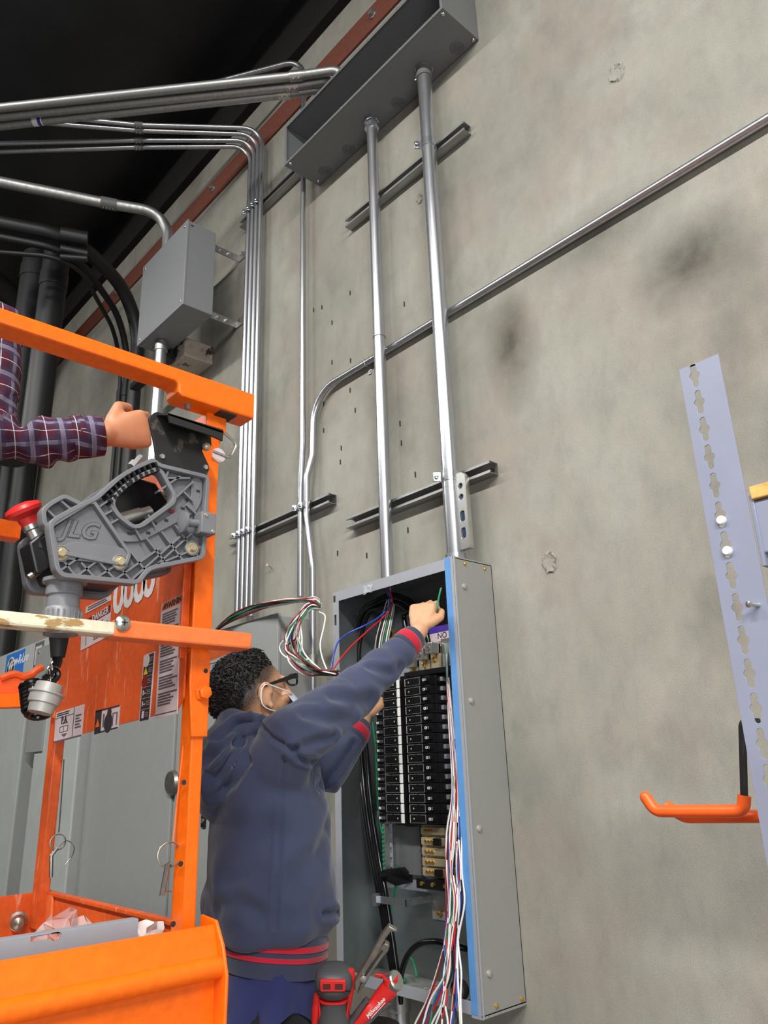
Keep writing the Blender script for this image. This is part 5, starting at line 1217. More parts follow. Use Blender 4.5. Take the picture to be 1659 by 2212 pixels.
# ------------------------------------------------------------------ pallet rack upright at the right
RY = -0.60
ra = at(1468, 800, Y=RY); rb_ = at(1552, 768, Y=RY); rx0, rx1, rz1 = ra.x, rb_.x, ra.z
rk = thing('rack_upright', 'pale blue-grey steel rack upright with a row of keyhole slots', 'rack upright', ((rx0+rx1)/2, RY+0.03, 0))
s1 = at(1500, 812, Y=RY); sx = (s1.x + at(1533, 984, Y=RY).x)/2; sz = s1.z
holes = []
i = 0
while sz-0.0508*i > 0.06:
    z = sz-0.0508*i
    holes.append([(sx-0.0054, z+0.0195), (sx-0.002, z+0.0222), (sx+0.002, z+0.0222), (sx+0.0054, z+0.0195), (sx+0.0054, z+0.007), (sx+0.0096, z+0.002), (sx+0.0096, z-0.003), (sx+0.0054, z-0.008), (sx+0.0054, z-0.019), (sx+0.002, z-0.0222), (sx-0.002, z-0.0222), (sx-0.0054, z-0.019), (sx-0.0054, z-0.008), (sx-0.0096, z-0.003), (sx-0.0096, z+0.002), (sx-0.0054, z+0.007)])
    i += 1
me = plate([[(rx0, 0), (rx1, 0), (rx1, rz1), (rx0, rz1)]] + holes, 0.0026, 0.0004)
put(me, frame(V((0, RY, 0)), (1, 0, 0), (0, 0, 1)), 'face', 'rack', rk)
MB().box((rx0, RY, 0), (rx0+0.0026, RY+0.014, rz1-0.001)).build('side_flange', 'rack', rk)
q = at(1640, 1307, Y=RY)
MB().lathe([(0.0035, 0), (0.0035, 0.016), (0.0055, 0.018), (0.0055, 0.021), (0.0, 0.022)], (q.x, RY, q.z), (-0.45, -1, 0.05), 8).build('stud', 'metal', rk)
for (px, py) in ((1558, 1124), (1571, 1190)):
    q = at(px, py, Y=RY-0.004)
    MB().lathe([(0.0076, 0), (0.0076, 0.005), (0.006, 0.007), (0.0, 0.0075)], (q.x, RY-0.001, q.z), (0, -1, 0), 16).build('cap_nut', 'white', rk)
bm_ = thing('rack_beam', 'blue-grey rack beam joining the upright at its far side', 'rack beam', (rx1+0.5, RY+0.03, at(1640, 1195, Y=RY).z))
bz1, bz0 = at(1625, 1080, Y=RY).z, at(1640, 1195, Y=RY).z
MB().box((rx1+0.002, RY+0.006, bz0), (rx1+1.6, RY+0.05, bz1)).build('beam', 'rack', bm_, bevel=0.003)
MB().box((rx1+0.001, RY+0.004, bz0-0.02), (rx1+0.008, RY+0.06, bz1+0.01)).build('end_plate', 'rack', bm_, bevel=0.001)
MB().box((rx1+0.03, RY+0.02, bz0-0.05), (rx1+1.6, RY+0.06, bz0-0.002)).build('lower_channel', 'black', bm_, bevel=0.002)
wz = bz1+0.001
wd = MB().box((rx1+0.006, RY+0.0, wz), (rx1+1.6, RY+0.09, wz+0.022))
solo(wd, 'deck_board', 'wood', 'rough timber board lying on the rack beam', 'board', None, 0.002)
# orange dipped ladder hook
hy = RY+0.05
hk = thing('ladder_hook', 'orange vinyl-coated double hook with a black rod behind the rack upright', 'hook', at(1500, 1790, Y=hy))
K = lambda px, py, Y=hy: at(px, py, Y=Y)
MB().tube(fillet([K(1640, 1560), K(1603, 1556), K(1608, 1735)], 0.01), 0.0058, 12).build('rod', 'black_pipe', hk)
MB().tube(fillet([K(1608, 1718), K(1606, 1752), K(1450, 1752), K(1415, 1752), K(1395, 1722)], [0.018, 0.02, 0.02]), 0.0098, 14).build('prong', 'hook', hk)
MB().sph(K(1395, 1722), 0.0098).build('prong_tip', 'hook', hk)
MB().tube(fillet([K(1700, 1763, hy+0.03), K(1480, 1765, hy+0.03), K(1440, 1742, hy+0.03)], 0.03), 0.0098, 14).build('prong', 'hook', hk)
# ------------------------------------------------------------------ people
def skin_mat(name, base, dark):
    m, N, L, B_ = new_mat(name)
    at_ = N.new('ShaderNodeAttribute'); at_.attribute_name = 'hair_tint'
    n = noise_node(N, L, 60, 4); n2 = noise_node(N, L, 900, 2)
    r = ramp(N, L, n.outputs[0], [(0.3, tuple(c*0.9 for c in base[:3])+(1,)), (0.7, base)])
    g = ramp(N, L, n2.outputs[0], [(0.35, (0, 0, 0, 1)), (0.65, (1, 1, 1, 1))])
    f = N.new('ShaderNodeMath'); f.operation = 'MULTIPLY'; L.new(at_.outputs['Fac'], f.inputs[0])
    a = N.new('ShaderNodeMath'); a.operation = 'ADD'; L.new(g.outputs[0], a.inputs[0]); a.inputs[1].default_value = 0.65
    L.new(a.outputs[0], f.inputs[1]); f.use_clamp = True
    L.new(mix(N, L, f.outputs[0], r.outputs[0], dark), B_.inputs['Base Color'])
    B_.inputs['Roughness'].default_value = 0.5; B_.inputs['Subsurface Weight'].default_value = 0.08; B_.inputs['Subsurface Radius'].default_value = (0.01, 0.004, 0.002)
    bump(N, L, B_, n.outputs[0], 0.15, 0.002)
    return m
M['skin'] = skin_mat('skin', rgb(206, 156, 120), rgb(34, 27, 24))
M['skin2'] = skin_mat('skin_tanned', rgb(196, 132, 96), rgb(34, 27, 24))
def cloth(name, col, sc=700, b=0.35, var=0.12):
    m, N, L, B_ = new_mat(name)
    n = noise_node(N, L, sc, 2, 0.7); n2 = noise_node(N, L, 6, 4)
    r = ramp(N, L, n2.outputs[0], [(0.3, tuple(c*(1-var) for c in col[:3])+(1,)), (0.7, tuple(c*(1+var) for c in col[:3])+(1,))])
    L.new(r.outputs[0], B_.inputs['Base Color']); B_.inputs['Roughness'].default_value = 0.92; B_.inputs['Specular IOR Level'].default_value = 0.2
    B_.inputs['Sheen Weight'].default_value = 0.25; B_.inputs['Sheen Roughness'].default_value = 0.5
    bump(N, L, B_, n.outputs[0], b, 0.001); return m
M['navy'] = cloth('navy_fleece', rgb(60, 66, 90)); M['navy_rib'] = cloth('navy_rib', rgb(54, 58, 78)); M['red_knit'] = cloth('red_knit', rgb(176, 32, 50))
M['tee'] = cloth('blue_cotton', rgb(40, 45, 88)); M['trousers'] = cloth('black_trousers', rgb(26, 27, 32)); M['leather'] = plain('dark_leather', rgb(38, 30, 26), 0.6, 0, 0.2)
M['hair'] = plain('black_hair', rgb(20, 18, 17), 0.55, 0.0, 0.5, 90, 0.9, 160)
M['mask'] = plain('mask_cloth', rgb(196, 212, 228), 0.8)
def plaid():
    m, N, L, B_ = new_mat('plaid_flannel')
    a = N.new('ShaderNodeAttribute'); a.attribute_name = 'weave'; sx_ = N.new('ShaderNodeSeparateXYZ'); L.new(a.outputs['Vector'], sx_.inputs[0])
    def band(src, period, lo, hi, off=0.0):
        m1 = N.new('ShaderNodeMath'); m1.operation = 'MULTIPLY_ADD'; L.new(src, m1.inputs[0]); m1.inputs[1].default_value = 1/period; m1.inputs[2].default_value = off
        fr = N.new('ShaderNodeMath'); fr.operation = 'FRACT'; L.new(m1.outputs[0], fr.inputs[0])
        r = N.new('ShaderNodeValToRGB'); r.color_ramp.interpolation = 'CONSTANT'; e = r.color_ramp.elements; e[0].position = 0; e[0].color = (0, 0, 0, 1); e[1].position = lo; e[1].color = (1, 1, 1, 1); x = e.new(hi); x.color = (0, 0, 0, 1)
        L.new(fr.outputs[0], r.inputs[0]); return r.outputs[0]
    U, W = sx_.outputs[0], sx_.outputs[1]
    cur = rgb(74, 34, 50)
    def half(f, k):
        q = N.new('ShaderNodeMath'); q.operation = 'MULTIPLY'; L.new(f, q.inputs[0]); q.inputs[1].default_value = k; return q.outputs[0]
    for src in (U, W):
        cur = mix(N, L, half(band(src, 0.056, 0.05, 0.45), 0.55), cur, rgb(52, 56, 84))
        cur = mix(N, L, half(band(src, 0.056, 0.17, 0.33), 0.55), cur, rgb(148, 150, 170))
        for o in (0.20, 0.25, 0.30): cur = mix(N, L, half(band(src, 0.056, o, o+0.016), 0.6), cur, rgb(120, 40, 56))
        cur = mix(N, L, half(band(src, 0.056, 0.72, 0.75), 0.75), cur, rgb(214, 208, 212))
    L.new(cur, B_.inputs['Base Color']); B_.inputs['Roughness'].default_value = 0.9; B_.inputs['Specular IOR Level'].default_value = 0.2
    n = noise_node(N, L, 500, 2); bump(N, L, B_, n.outputs[0], 0.3, 0.001); return m
M['plaid'] = plaid()
def tint(me, fn):
    a = me.attributes.new('hair_tint', 'FLOAT', 'POINT'); a.data.foreach_set('value', [fn(v.co) for v in me.vertices])
def sstep(a, b, x):
    t = max(0.0, min(1.0, (x-a)/(b-a))); return t*t*(3-2*t)
def head_parts(mb, c, f, u, s):
    """skull, jaw, nose, brow, ears as welded lumps; axes: f forward, u up, s to the figure's right"""
    P = lambda a, b, d: c + s*a + f*b + u*d
    mb.ell(P(0, -0.008, 0.012), s*0.075, f*0.096, u*0.090, 28, 18)
    mb.ell(P(0, 0.030, -0.045), s*0.060, f*0.062, u*0.072)
    mb.ell(P(0, 0.052, -0.088), s*0.034, f*0.034, u*0.024)
    mb.ell(P(0, 0.078, 0.018), s*0.050, f*0.016, u*0.014)
    mb.caps([P(0, 0.090, 0.006), P(0, 0.104, -0.030)], [0.009, 0.014], 10)
    mb.ell(P(0, 0.084, -0.062), s*0.024, f*0.010, u*0.007); mb.ell(P(0, 0.082, -0.074), s*0.020, f*0.010, u*0.007)
    for k in (-1, 1):
        mb.ell(P(k*0.042, 0.070, -0.025), s*0.020, f*0.018, u*0.018)
        mb.tube([P(k*(0.078+0.006*math.sin(a)), -0.004-0.016*math.cos(a)+0.004, -0.006+0.030*math.sin(a)) for a in [math.radians(i*30-60) for i in range(0, 9)]], 0.0055, 8)
        mb.ell(P(k*0.076, 0.000, -0.008), s*0.006, f*0.014, u*0.024); mb.ell(P(k*0.077, 0.006, -0.034), s*0.006, f*0.008, u*0.009)
def fingers(mb, W, d, nrm, side, curl, thumb_side=1, size=1.0, thumb_to=None):
    """hand from wrist W: d towards the knuckles, nrm out of the back of the hand, side towards the index finger"""
    d, nrm, side = V(d).normalized(), V(nrm).normalized(), V(side).normalized()
    k = size
    mb.loft([(W, side*0.024*k, nrm*0.018*k), (W+d*0.03*k, side*0.033*k, nrm*0.018*k), (W+d*0.065*k, side*0.041*k, nrm*0.016*k), (W+d*0.088*k, side*0.042*k, nrm*0.014*k), (W+d*0.096*k, side*0.036*k, nrm*0.008*k)], 20, 2.4)
    lens = ((0.043, 0.026, 0.022), (0.047, 0.030, 0.023), (0.043, 0.028, 0.022), (0.034, 0.021, 0.020))
    tips = []
    for i in range(4):
        b = W + d*(0.090-0.004*abs(i-1))*k + side*(0.0305-0.0205*i)*k - nrm*0.001*k
        a = 0.0; p = b; pts = [b - d*0.03*k, b]
        for j in range(3):
            a += math.radians(curl[j] + 3*i); dr = d*math.cos(a) - nrm*math.sin(a)
            p = p + dr*lens[i][j]*k; pts.append(p)
        mb.caps(pts, [0.0095*k, 0.0100*k, 0.0090*k, 0.0082*k, 0.0070*k], 12); mb.sph(b+nrm*0.003*k, 0.0100*k); tips.append(pts)
    t0 = W + d*0.025*k + side*thumb_side*0.026*k - nrm*0.006*k
    t1 = t0 + (side*thumb_side*0.75 + d*0.65 - nrm*0.35).normalized()*0.042*k
    t2 = t1 + (d*0.8 - nrm*0.55 - side*thumb_side*0.1).normalized()*0.033*k
    t3 = t2 + (d*0.35 - nrm*0.75 - side*thumb_side*0.4).normalized()*0.026*k
    mb.caps([t0, t1, t2, t3], [0.016*k, 0.0125*k, 0.0105*k, 0.0085*k], 12)
    return tips

# ---- the electrician at the panelboard
EF = V((0.5, 0.8660254, 0)); ER = V((0.8660254, -0.5, 0)); UP = V((0, 0, 1)); EC = V((-1.69, -0.655, 0))
m_ = lambda a, b, c: EC + ER*a + EF*b + UP*c
HC = at(546, 1503, Y=-0.69)
hf = V((0.129, 0.967, 0.30)).normalized(); hs = hf.cross(UP).normalized(); hu = hs.cross(hf)
SH = at(622, 1603, Y=-0.725); EL = at(764, 1500, Y=-0.52); WR = at(893, 1378, Y=-0.325)
WR2 = at(906, 1362, Y=-0.31)
LS = m_(-0.165, 0.01, 1.45); LE = at(716, 1672, Y=-0.46); LW = at(776, 1568, Y=-0.345); LW2 = at(783, 1552, Y=-0.335)
body = MB()
head_parts(body, HC, hf, hu, hs)
body.caps([HC - hu*0.05 - hf*0.03, m_(0, -0.035, 1.46), m_(0, -0.02, 1.38)], [0.056, 0.060, 0.075], 18)
body.loft([(m_(0, 0, 0.86), ER*0.130, EF*0.085), (m_(0, 0, 1.0), ER*0.130, EF*0.098), (m_(0, 0, 1.2), ER*0.150, EF*0.10), (m_(0, 0, 1.38), ER*0.155, EF*0.095), (m_(0, -0.01, 1.45), ER*0.10, EF*0.07)], 24)
body.caps([m_(0.12, 0, 1.42), SH, EL, WR, WR2], [0.06, 0.050, 0.038, 0.028, 0.025], 14)
body.caps([m_(-0.12, 0, 1.42), LS, LE, LW, LW2], [0.06, 0.050, 0.038, 0.028, 0.025], 14)
cr = V((0.668, 0.744, -0.033)); vw = FWD.copy()
hd = (at(914, 1306, Y=-0.275) - WR2).normalized()
bk = (-vw*0.85 - cr*0.25 + UP*0.25).normalized(); sd = hd.cross(bk); sd = sd if sd.dot(cr) > 0 else -sd
tipsR = fingers(body, WR2, hd, bk, sd, (62, 75, 45), 1, 0.95)
hd2 = (at(788, 1480, Y=-0.29)-LW2).normalized(); bk2 = (-vw + UP*0.2).normalized(); sd2 = hd2.cross(bk2)
fingers(body, LW2, hd2, bk2, sd2, (45, 55, 35), 1, 0.95)
for k in (-1, 1):
    body.caps([m_(k*0.075, 0, 0.86), m_(k*0.095, 0.01, 0.47), m_(k*0.10, -0.015, 0.09)], [0.066, 0.052, 0.040], 16)
    body.caps([m_(k*0.10, -0.03, 0.055), m_(k*0.115, 0.14, 0.045)], [0.042, 0.038], 12)
me = blob(body, 0.0042, 3, 'person_body')
def etint(p):
    q = p - HC; s_, f_, u_ = q.dot(hs), q.dot(hf), q.dot(hu)
    if q.length > 0.19: return 0.0
    line = u_ - (-0.055 + 0.72*(f_+0.085))
    fade = sstep(-0.030, 0.030, line) if f_ < 0.075 else 0.0
    beard = 0.45*sstep(-0.03, -0.055, u_)*sstep(0.0, 0.03, f_)
    neck = 0.5*sstep(-0.02, -0.07, f_)*sstep(-0.14, -0.09, u_)
    ear = abs(s_) > 0.079
    return 0.0 if ear else max(min(1.0, fade*0.95), beard, neck)
tint(me, etint)
el = thing('person', 'man in a navy hooded jacket and glasses reaching up into the open panelboard', 'person', m_(0, 0, 0))
link('body', me, 'skin', el)
# hair: short curly top, thin at its edge
hb = MB().ell(V((0, 0, 0)), V((1, 0, 0)), V((0, 1, 0)), V((0, 0, 1)), 90, 60)
hv = []; keep = []
for p in hb.v:
    s_, f_, u_ = p.x*0.0755, p.y*0.0965 - 0.008, p.z*0.0905 + 0.012
    line = u_ - (-0.045 + 0.80*(f_+0.085)) - 0.030*sstep(0.035, 0.068, abs(s_))*sstep(-0.085, -0.05, f_); k = sstep(-0.004, 0.055, line); top = sstep(0.06, 0.115, u_)
    n1 = noise.noise(V((s_, f_, u_))*48); n2 = noise.noise(V((s_, f_, u_))*110+V((3, 1, 2)))
    th = 0.0008 + k*(0.008 + 0.003*top + 0.008*sstep(0.02, 0.08, f_)) + k*(0.005*n1 + 0.003*n2)
    q = V((s_, f_, u_)); d = V((p.x, p.y, p.z)).normalized(); q = q + d*th
    hv.append(HC + hs*q.x + hf*q.y + hu*q.z); keep.append(line > -0.004 and f_ < 0.088 and not (abs(s_) > 0.055 and u_ < 0.02 and f_ > 0.0))
hm = MB(); hm.v = list(hv); hm.f = [f for f in hb.f if all(keep[i] for i in f)]
rnd = random.Random(21); good = [i for i in range(len(hv)) if keep[i]]; tf = MB()
for _ in range(2600):
    i = rnd.choice(good); p = hb.v[i]; q0 = hv[i]; q = q0-HC; line = q.dot(hu) - (-0.045 + 0.80*(q.dot(hf)+0.085))
    if line < 0.012 and rnd.random() < 0.7: continue
    d = (hs*p.x + hf*p.y + hu*p.z).normalized(); t_ = d.cross(V((rnd.uniform(-1, 1), rnd.uniform(-1, 1), rnd.uniform(-1, 1)))).normalized()
    q0 = q0 + t_*rnd.uniform(-0.004, 0.004); ln = (0.003 + 0.007*sstep(0.0, 0.08, line))*rnd.uniform(0.7, 1.3); cu_ = d.cross(t_)
    tf.tube([q0-d*0.003, q0+d*ln*0.5+t_*ln*0.25, q0+d*ln*0.8+t_*ln*0.75+cu_*ln*0.2, q0+d*ln*0.65+t_*ln*1.25+cu_*ln*0.5], [0.0016, 0.0017, 0.0013, 0.0003], 4)
hm.v += tf.v; hm.f += [tuple(i+len(hv) for i in f) for f in tf.f]
hm.build('hair', 'hair', el, smooth=80)
# glasses and mask straps
gp0 = HC + hs*0.083 - hf*0.010 + hu*0.018; gp1 = HC + hs*0.074 + hf*0.094 + hu*0.020
gl = MB().prism([gp0+hu*0.002, gp0-hu*0.003, gp1-hu*0.007, gp1+hu*0.006], hs*0.004).build('glasses', 'black_gloss', el, bevel=0.0008)
fr_ = MB()
for k in (-1, 1):
    c = HC + hs*k*0.036 + hf*0.108 + hu*0.010; fr_.tube([c + hs*0.028*math.cos(a) + hu*0.0145*math.sin(a) - hf*0.006*abs(math.cos(a)) for a in [2*math.pi*i/20 for i in range(20)]], 0.0028, 6, closed=True)
fr_.bar(HC+hs*0.064+hf*0.106+hu*0.018, gp1, 0.012, 0.004, hs).bar(HC-hs*0.008+hf*0.110+hu*0.014, HC+hs*0.008+hf*0.110+hu*0.014, 0.004, 0.004)
fr_.build('glasses_front', 'black_gloss', gl)
ep_ = HC + hs*0.086 + hf*0.004 + hu*0.020
MB().tube(spline([HC+hs*0.082-hf*0.020+hu*(-0.012), HC+hs*0.085-hf*0.012+hu*0.012, ep_, HC+hs*0.080+hf*0.030+hu*0.006, HC+hs*0.068+hf*0.072-hu*0.018]), 0.0018, 8).build('mask_strap', 'white', el)
MB().tube(spline([HC+hs*0.083-hf*0.020-hu*0.010, HC+hs*0.083-hf*0.018-hu*0.028, HC+hs*0.078+hf*0.004-hu*0.046, HC+hs*0.064+hf*0.058-hu*0.070]), 0.0016, 8).build('mask_strap', 'white', el)
mk = MB(); n = 12; vs = []; fs = []
for i in range(n+1):
    for j_ in range(n+1):
        a = math.radians(-62+124*i/n); h = -0.020-0.085*j_/n; rr = 0.074+0.016*math.sin(math.pi*j_/n)
        vs.append(HC + hs*rr*math.sin(a)*0.95 + hf*(0.030+rr*math.cos(a)*1.0) + hu*h)
for i in range(n):
    for j_ in range(n): a = i*(n+1)+j_; fs.append((a, a+1, a+n+2, a+n+1))
mk.add(vs, fs).build('face_mask', 'mask', el, smooth=80)
# hooded jacket
hj = MB()
hj.loft([(m_(0, 0.0, 1.050), ER*0.172, EF*0.134), (m_(0, 0.0, 1.085), ER*0.186, EF*0.154), (m_(0, -0.004, 1.14), ER*0.188, EF*0.156), (m_(0, -0.004, 1.24), ER*0.182, EF*0.143), (m_(0, -0.006, 1.34), ER*0.182, EF*0.136), (m_(0, -0.010, 1.42), ER*0.178, EF*0.124), (m_(0, -0.015, 1.475), ER*0.145, EF*0.098), (m_(0, -0.022, 1.505), ER*0.095, EF*0.080)], 32, 2.3)
hj.caps([m_(0.10, 0, 1.40), SH, EL, WR - (WR-EL).normalized()*0.028], [0.088, 0.078, 0.060, 0.040], 18)
hj.caps([m_(-0.10, 0, 1.40), LS, LE, LW - (LW-LE).normalized()*0.025], [0.088, 0.076, 0.058, 0.043], 18)
# hood lying in folds round the nape
nk = m_(0, -0.035, 1.505)
hj.tube([nk + ER*0.098*math.cos(a) + EF*(0.085*math.sin(a)) + UP*(0.014 - 0.022*math.sin(a)) for a in [2*math.pi*i/24 for i in range(24)]], 0.030, 10, closed=True)
hj.ell(m_(0.02, -0.125, 1.455), ER*0.135, EF*0.060, UP*0.085)
hj.ell(m_(0.02, -0.150, 1.385), ER*0.115, EF*0.045, UP*0.075)
hj.ell(m_(0.0, -0.105, 1.520), ER*0.105, EF*0.040, UP*0.045)
me = blob(hj, 0.0062, 7, 'jacket')
from mathutils.bvhtree import BVHTree
bvh = BVHTree.FromPolygons([tuple(v.co) for v in me.vertices], [tuple(p.vertices) for p in me.polygons])
def onto(px, py):
    r = (RIGHT*((px-CX)/FPX) + DOWN*((py-CY)/FPX) + FWD).normalized(); h = bvh.ray_cast(CAM, r); return h[0]
grooves = []
def groove(pts, depth, width):
    P = []
    for i in range(len(pts)-1):
        for k in range(10):
            f = k/10; h = onto(pts[i][0]*(1-f)+pts[i+1][0]*f, pts[i][1]*(1-f)+pts[i+1][1]*f)
            if h is not None: P.append(h)
    if P:
        from mathutils.kdtree import KDTree
        t = KDTree(len(P))
        for i, p in enumerate(P): t.insert(p, i)
        t.balance(); grooves.append((t, depth, width))
groove([(553, 1538), (566, 1570), (590, 1595), (618, 1610), (640, 1617)], -0.006*1.5, 0.007)
groove([(640, 1617), (680, 1602), (720, 1588)], -0.007*1.5, 0.010)
groove([(632, 1622), (650, 1640), (690, 1650)], -0.006*1.5, 0.008)
groove([(612, 1640), (608, 1720), (604, 1820), (598, 1920), (594, 2010)], -0.004*1.5, 0.006)
groove([(470, 1590), (500, 1570), (545, 1556)], -0.012*1.5, 0.012)
groove([(452, 1640), (480, 1610), (520, 1590)], -0.011*1.5, 0.012)
groove([(455, 1690), (490, 1650), (525, 1600)], -0.012*1.5, 0.012)
groove([(462, 1715), (505, 1690), (540, 1640)], -0.007*1.5, 0.014)
groove([(690, 1700), (730, 1660), (770, 1600)], -0.006*1.5, 0.010)
groove([(500, 1900), (540, 1860), (590, 1790)], -0.008*1.5, 0.030)
groove([(640, 1900), (690, 1850), (710, 1780)], -0.008*1.5, 0.026)
groove([(470, 1960), (520, 1950), (560, 1975)], -0.006*1.5, 0.016)
groove([(700, 1975), (735, 1968)], -0.010*1.5, 0.008)
groove([(720, 1505), (770, 1520), (800, 1510)], -0.006*1.5, 0.016); groove([(660, 1545), (720, 1560), (760, 1545)], -0.006*1.5, 0.016); groove([(800, 1440), (845, 1455), (865, 1440)], -0.005*1.5, 0.012)
AX = (WR-EL).normalized()
def jacket_disp(p, n):
    q = p - EC; a, b, z = q.dot(ER), q.dot(EF), p.z
    d = 0.011*noise.noise(V((a*5+z*6, b*5-z*3, z*7))) + 0.005*noise.noise(V((a*14+z*8, b*14, z*12)))
    # gathers above the waistband
    d += 0.006*math.sin(math.atan2(b, a)*9 + 3*noise.noise(V((a*8, b*8, 1))))*math.exp(-((z-1.09)/0.045)**2) if z < 1.23 else 0.0
    arm = (p-EL).dot(AX)
    if (p-(EL+AX*arm)).length < 0.09 and arm > -0.02: d += 0.003*math.sin(arm*70 + 3*noise.noise(p*12))
    for t, dep, w_ in grooves:
        co, i, dist = t.find(p)
        if dist < w_*3: d += dep*math.exp(-(dist/w_)**2) + (-dep*0.45)*math.exp(-((dist-w_*1.8)/(w_*0.8))**2)
    return d
displace(me, jacket_disp)
jk = link('hooded_jacket', me, 'navy', el)
# waistband and cuffs: ribbed knit with red stripes
def band_ring(z0, z1, o, mat, nm2, grow=0.0, bev=0):
    secs = []
    for k in range(5):
        f = k/4; z = z0+(z1-z0)*f; g = 1.0 + 0.0*f
        secs.append((m_(0, 0.002, z+0.072), ER*(0.163+o+grow*(z-0.94)), (EF*(0.127+o+grow*(z-0.94)) - UP*0.016)))
    return MB().loft(secs, 60, 2.3).build(nm2, mat, jk, smooth=60)
band_ring(0.915, 1.005, 0.0, 'navy_rib', 'waistband', 0.06)
band_ring(0.948, 0.958, 0.0018, 'red_knit', 'waist_stripe', 0.06)
band_ring(0.968, 0.980, 0.0018, 'red_knit', 'waist_stripe', 0.06)
for (w0, e0, nm2) in ((WR, EL, 'cuff'), (LW, LE, 'cuff')):
    d = (w0-e0).normalized(); c = w0 - d*0.022
    cu = MB().lathe([(0.030, -0.034), (0.041, -0.028), (0.040, -0.005), (0.038, 0.020), (0.0355, 0.028), (0.030, 0.029)], c, d, 30).build(nm2, 'navy_rib', jk, smooth=60)
    MB().lathe([(0.040, -0.018), (0.0418, -0.016), (0.0405, 0.008), (0.039, 0.010)], c, d, 30).build('cuff_stripe', 'red_knit', cu, smooth=60)
# t-shirt tail, trousers, belt
secs = []
ts = MB(); n = 64; rows = 8; vs = []; fs = []
for j_ in range(rows+1):
    f = j_/rows; z = 1.000 - 0.100*f
    for i in range(n):
        a = 2*math.pi*i/n; w_ = 1 + 0.05*f*math.sin(a*7+1)+0.04*f*math.sin(a*11+2*f)+0.012*math.sin(a*17+5*f)
        zz = z + (0.018*math.sin(a*3+0.6) + 0.012*math.sin(a*5))*f
        vs.append(m_((0.161+0.012*f)*w_*math.cos(a), (0.124+0.012*f)*w_*math.sin(a), zz-0.018*math.sin(a)))
for j_ in range(rows):
    for i in range(n): fs.append((j_*n+i, (j_+1)*n+i, (j_+1)*n+(i+1) % n, j_*n+(i+1) % n))
ts.add(vs, fs).build('t_shirt', 'tee', el, smooth=70)
tr = MB()
tr.loft([(m_(0, 0, 0.78), ER*0.168, EF*0.126), (m_(0, 0, 0.90), ER*0.162, EF*0.120), (m_(0, 0, 0.98), ER*0.158, EF*0.116)], 28, 2.3)
for k in (-1, 1): tr.loft([(m_(k*0.10, -0.015, 0.10), ER*0.068, EF*0.072), (m_(k*0.095, 0.01, 0.45), ER*0.075, EF*0.080), (m_(k*0.080, 0, 0.82), ER*0.085, EF*0.112)], 20)
me = blob(tr, 0.008, 5, 'trousers'); displace(me, lambda p, n: 0.006*noise.noise(p*9)+0.003*noise.noise(p*22)); link('trousers', me, 'trousers', el)
MB().loft([(m_(0, 0, 0.795), ER*0.172, EF*0.130), (m_(0, 0, 0.835), ER*0.172, EF*0.130)], 40, 2.3).build('belt', 'leather', el)
for k in (-1, 1):
    bt = MB().loft([(m_(k*0.105, 0.03, 0.0), ER*0.05, EF*0.13), (m_(k*0.105, 0.03, 0.03), ER*0.05, EF*0.13), (m_(k*0.102, 0.0, 0.08), ER*0.048, EF*0.09), (m_(k*0.10, -0.025, 0.15), ER*0.052, EF*0.06)], 24, 2.4)
    bt.build('boot', 'leather', el)

# ---- the worker in the checked shirt on the lift
WC = V((-1.66, -1.76, 0.98)); WFw = V((0.10, 0.995, 0)).normalized(); WRt = V((WFw.y, -WFw.x, 0))
n_ = lambda a, b, c: WC + WRt*a + WFw*b + UP*c
wS = at(-12, 715, X=-1.50); wE = at(-24, 955, X=-1.47); wW = at(205, 943, X=-1.42); wW2 = at(226, 938, X=-1.41)
hand_c = at(318, 925, X=-1.40)
bd = MB()
WH = n_(0, 0.02, 1.66); head_parts(bd, WH, WFw, UP, WRt)
bd.caps([WH - UP*0.06 - WFw*0.02, n_(0, -0.02, 1.46), n_(0, -0.01, 1.38)], [0.056, 0.06, 0.075], 16)
bd.loft([(n_(0, 0, 0.86), WRt*0.130, WFw*0.085), (n_(0, 0, 1.0), WRt*0.14, WFw*0.10), (n_(0, 0, 1.2), WRt*0.155, WFw*0.105), (n_(0, 0, 1.38), WRt*0.16, WFw*0.095), (n_(0, -0.01, 1.45), WRt*0.10, WFw*0.07)], 24)
bd.caps([n_(0.11, 0, 1.40), wS, wE, wW, wW2], [0.06, 0.046, 0.040, 0.029, 0.026], 14)
oS, oE, oW = n_(-0.17, 0, 1.42), n_(-0.23, -0.02, 1.13), n_(-0.24, 0.04, 0.90)
bd.caps([n_(-0.11, 0, 1.40), oS, oE, oW], [0.06, 0.046, 0.038, 0.027], 14)
hdw = (hand_c - wW2).normalized(); bkw = (V((0.75, -0.45, 0.35))).normalized(); sdw = UP*0.9 + V((0.2, 0, 0)); sdw = (sdw - hdw*sdw.dot(hdw)).normalized(); bkw = (bkw - hdw*bkw.dot(hdw) - sdw*bkw.dot(sdw)).normalized()
fingers(bd, wW2, hdw, bkw, sdw, (50, 60, 40), 1, 0.98)
fingers(bd, oW, V((0.0, 0.2, -1)), V((-1, 0, 0)), V((0, 1, 0.2)), (40, 55, 35), 1, 0.98)
for k in (-1, 1):
    bd.caps([n_(k*0.075, 0, 0.86), n_(k*0.095, 0.01, 0.47), n_(k*0.10, -0.015, 0.09)], [0.066, 0.052, 0.040], 14)
    bd.caps([n_(k*0.10, -0.03, 0.05), n_(k*0.11, 0.13, 0.045)], [0.040, 0.036], 10)
me = blob(bd, 0.0045, 3, 'person_body')
tint(me, lambda p: 0.9*sstep(0.03, 0.06, (p-WH).z - 0.4*((p-WH).dot(WFw))) if (p-WH).length < 0.2 else 0.0)
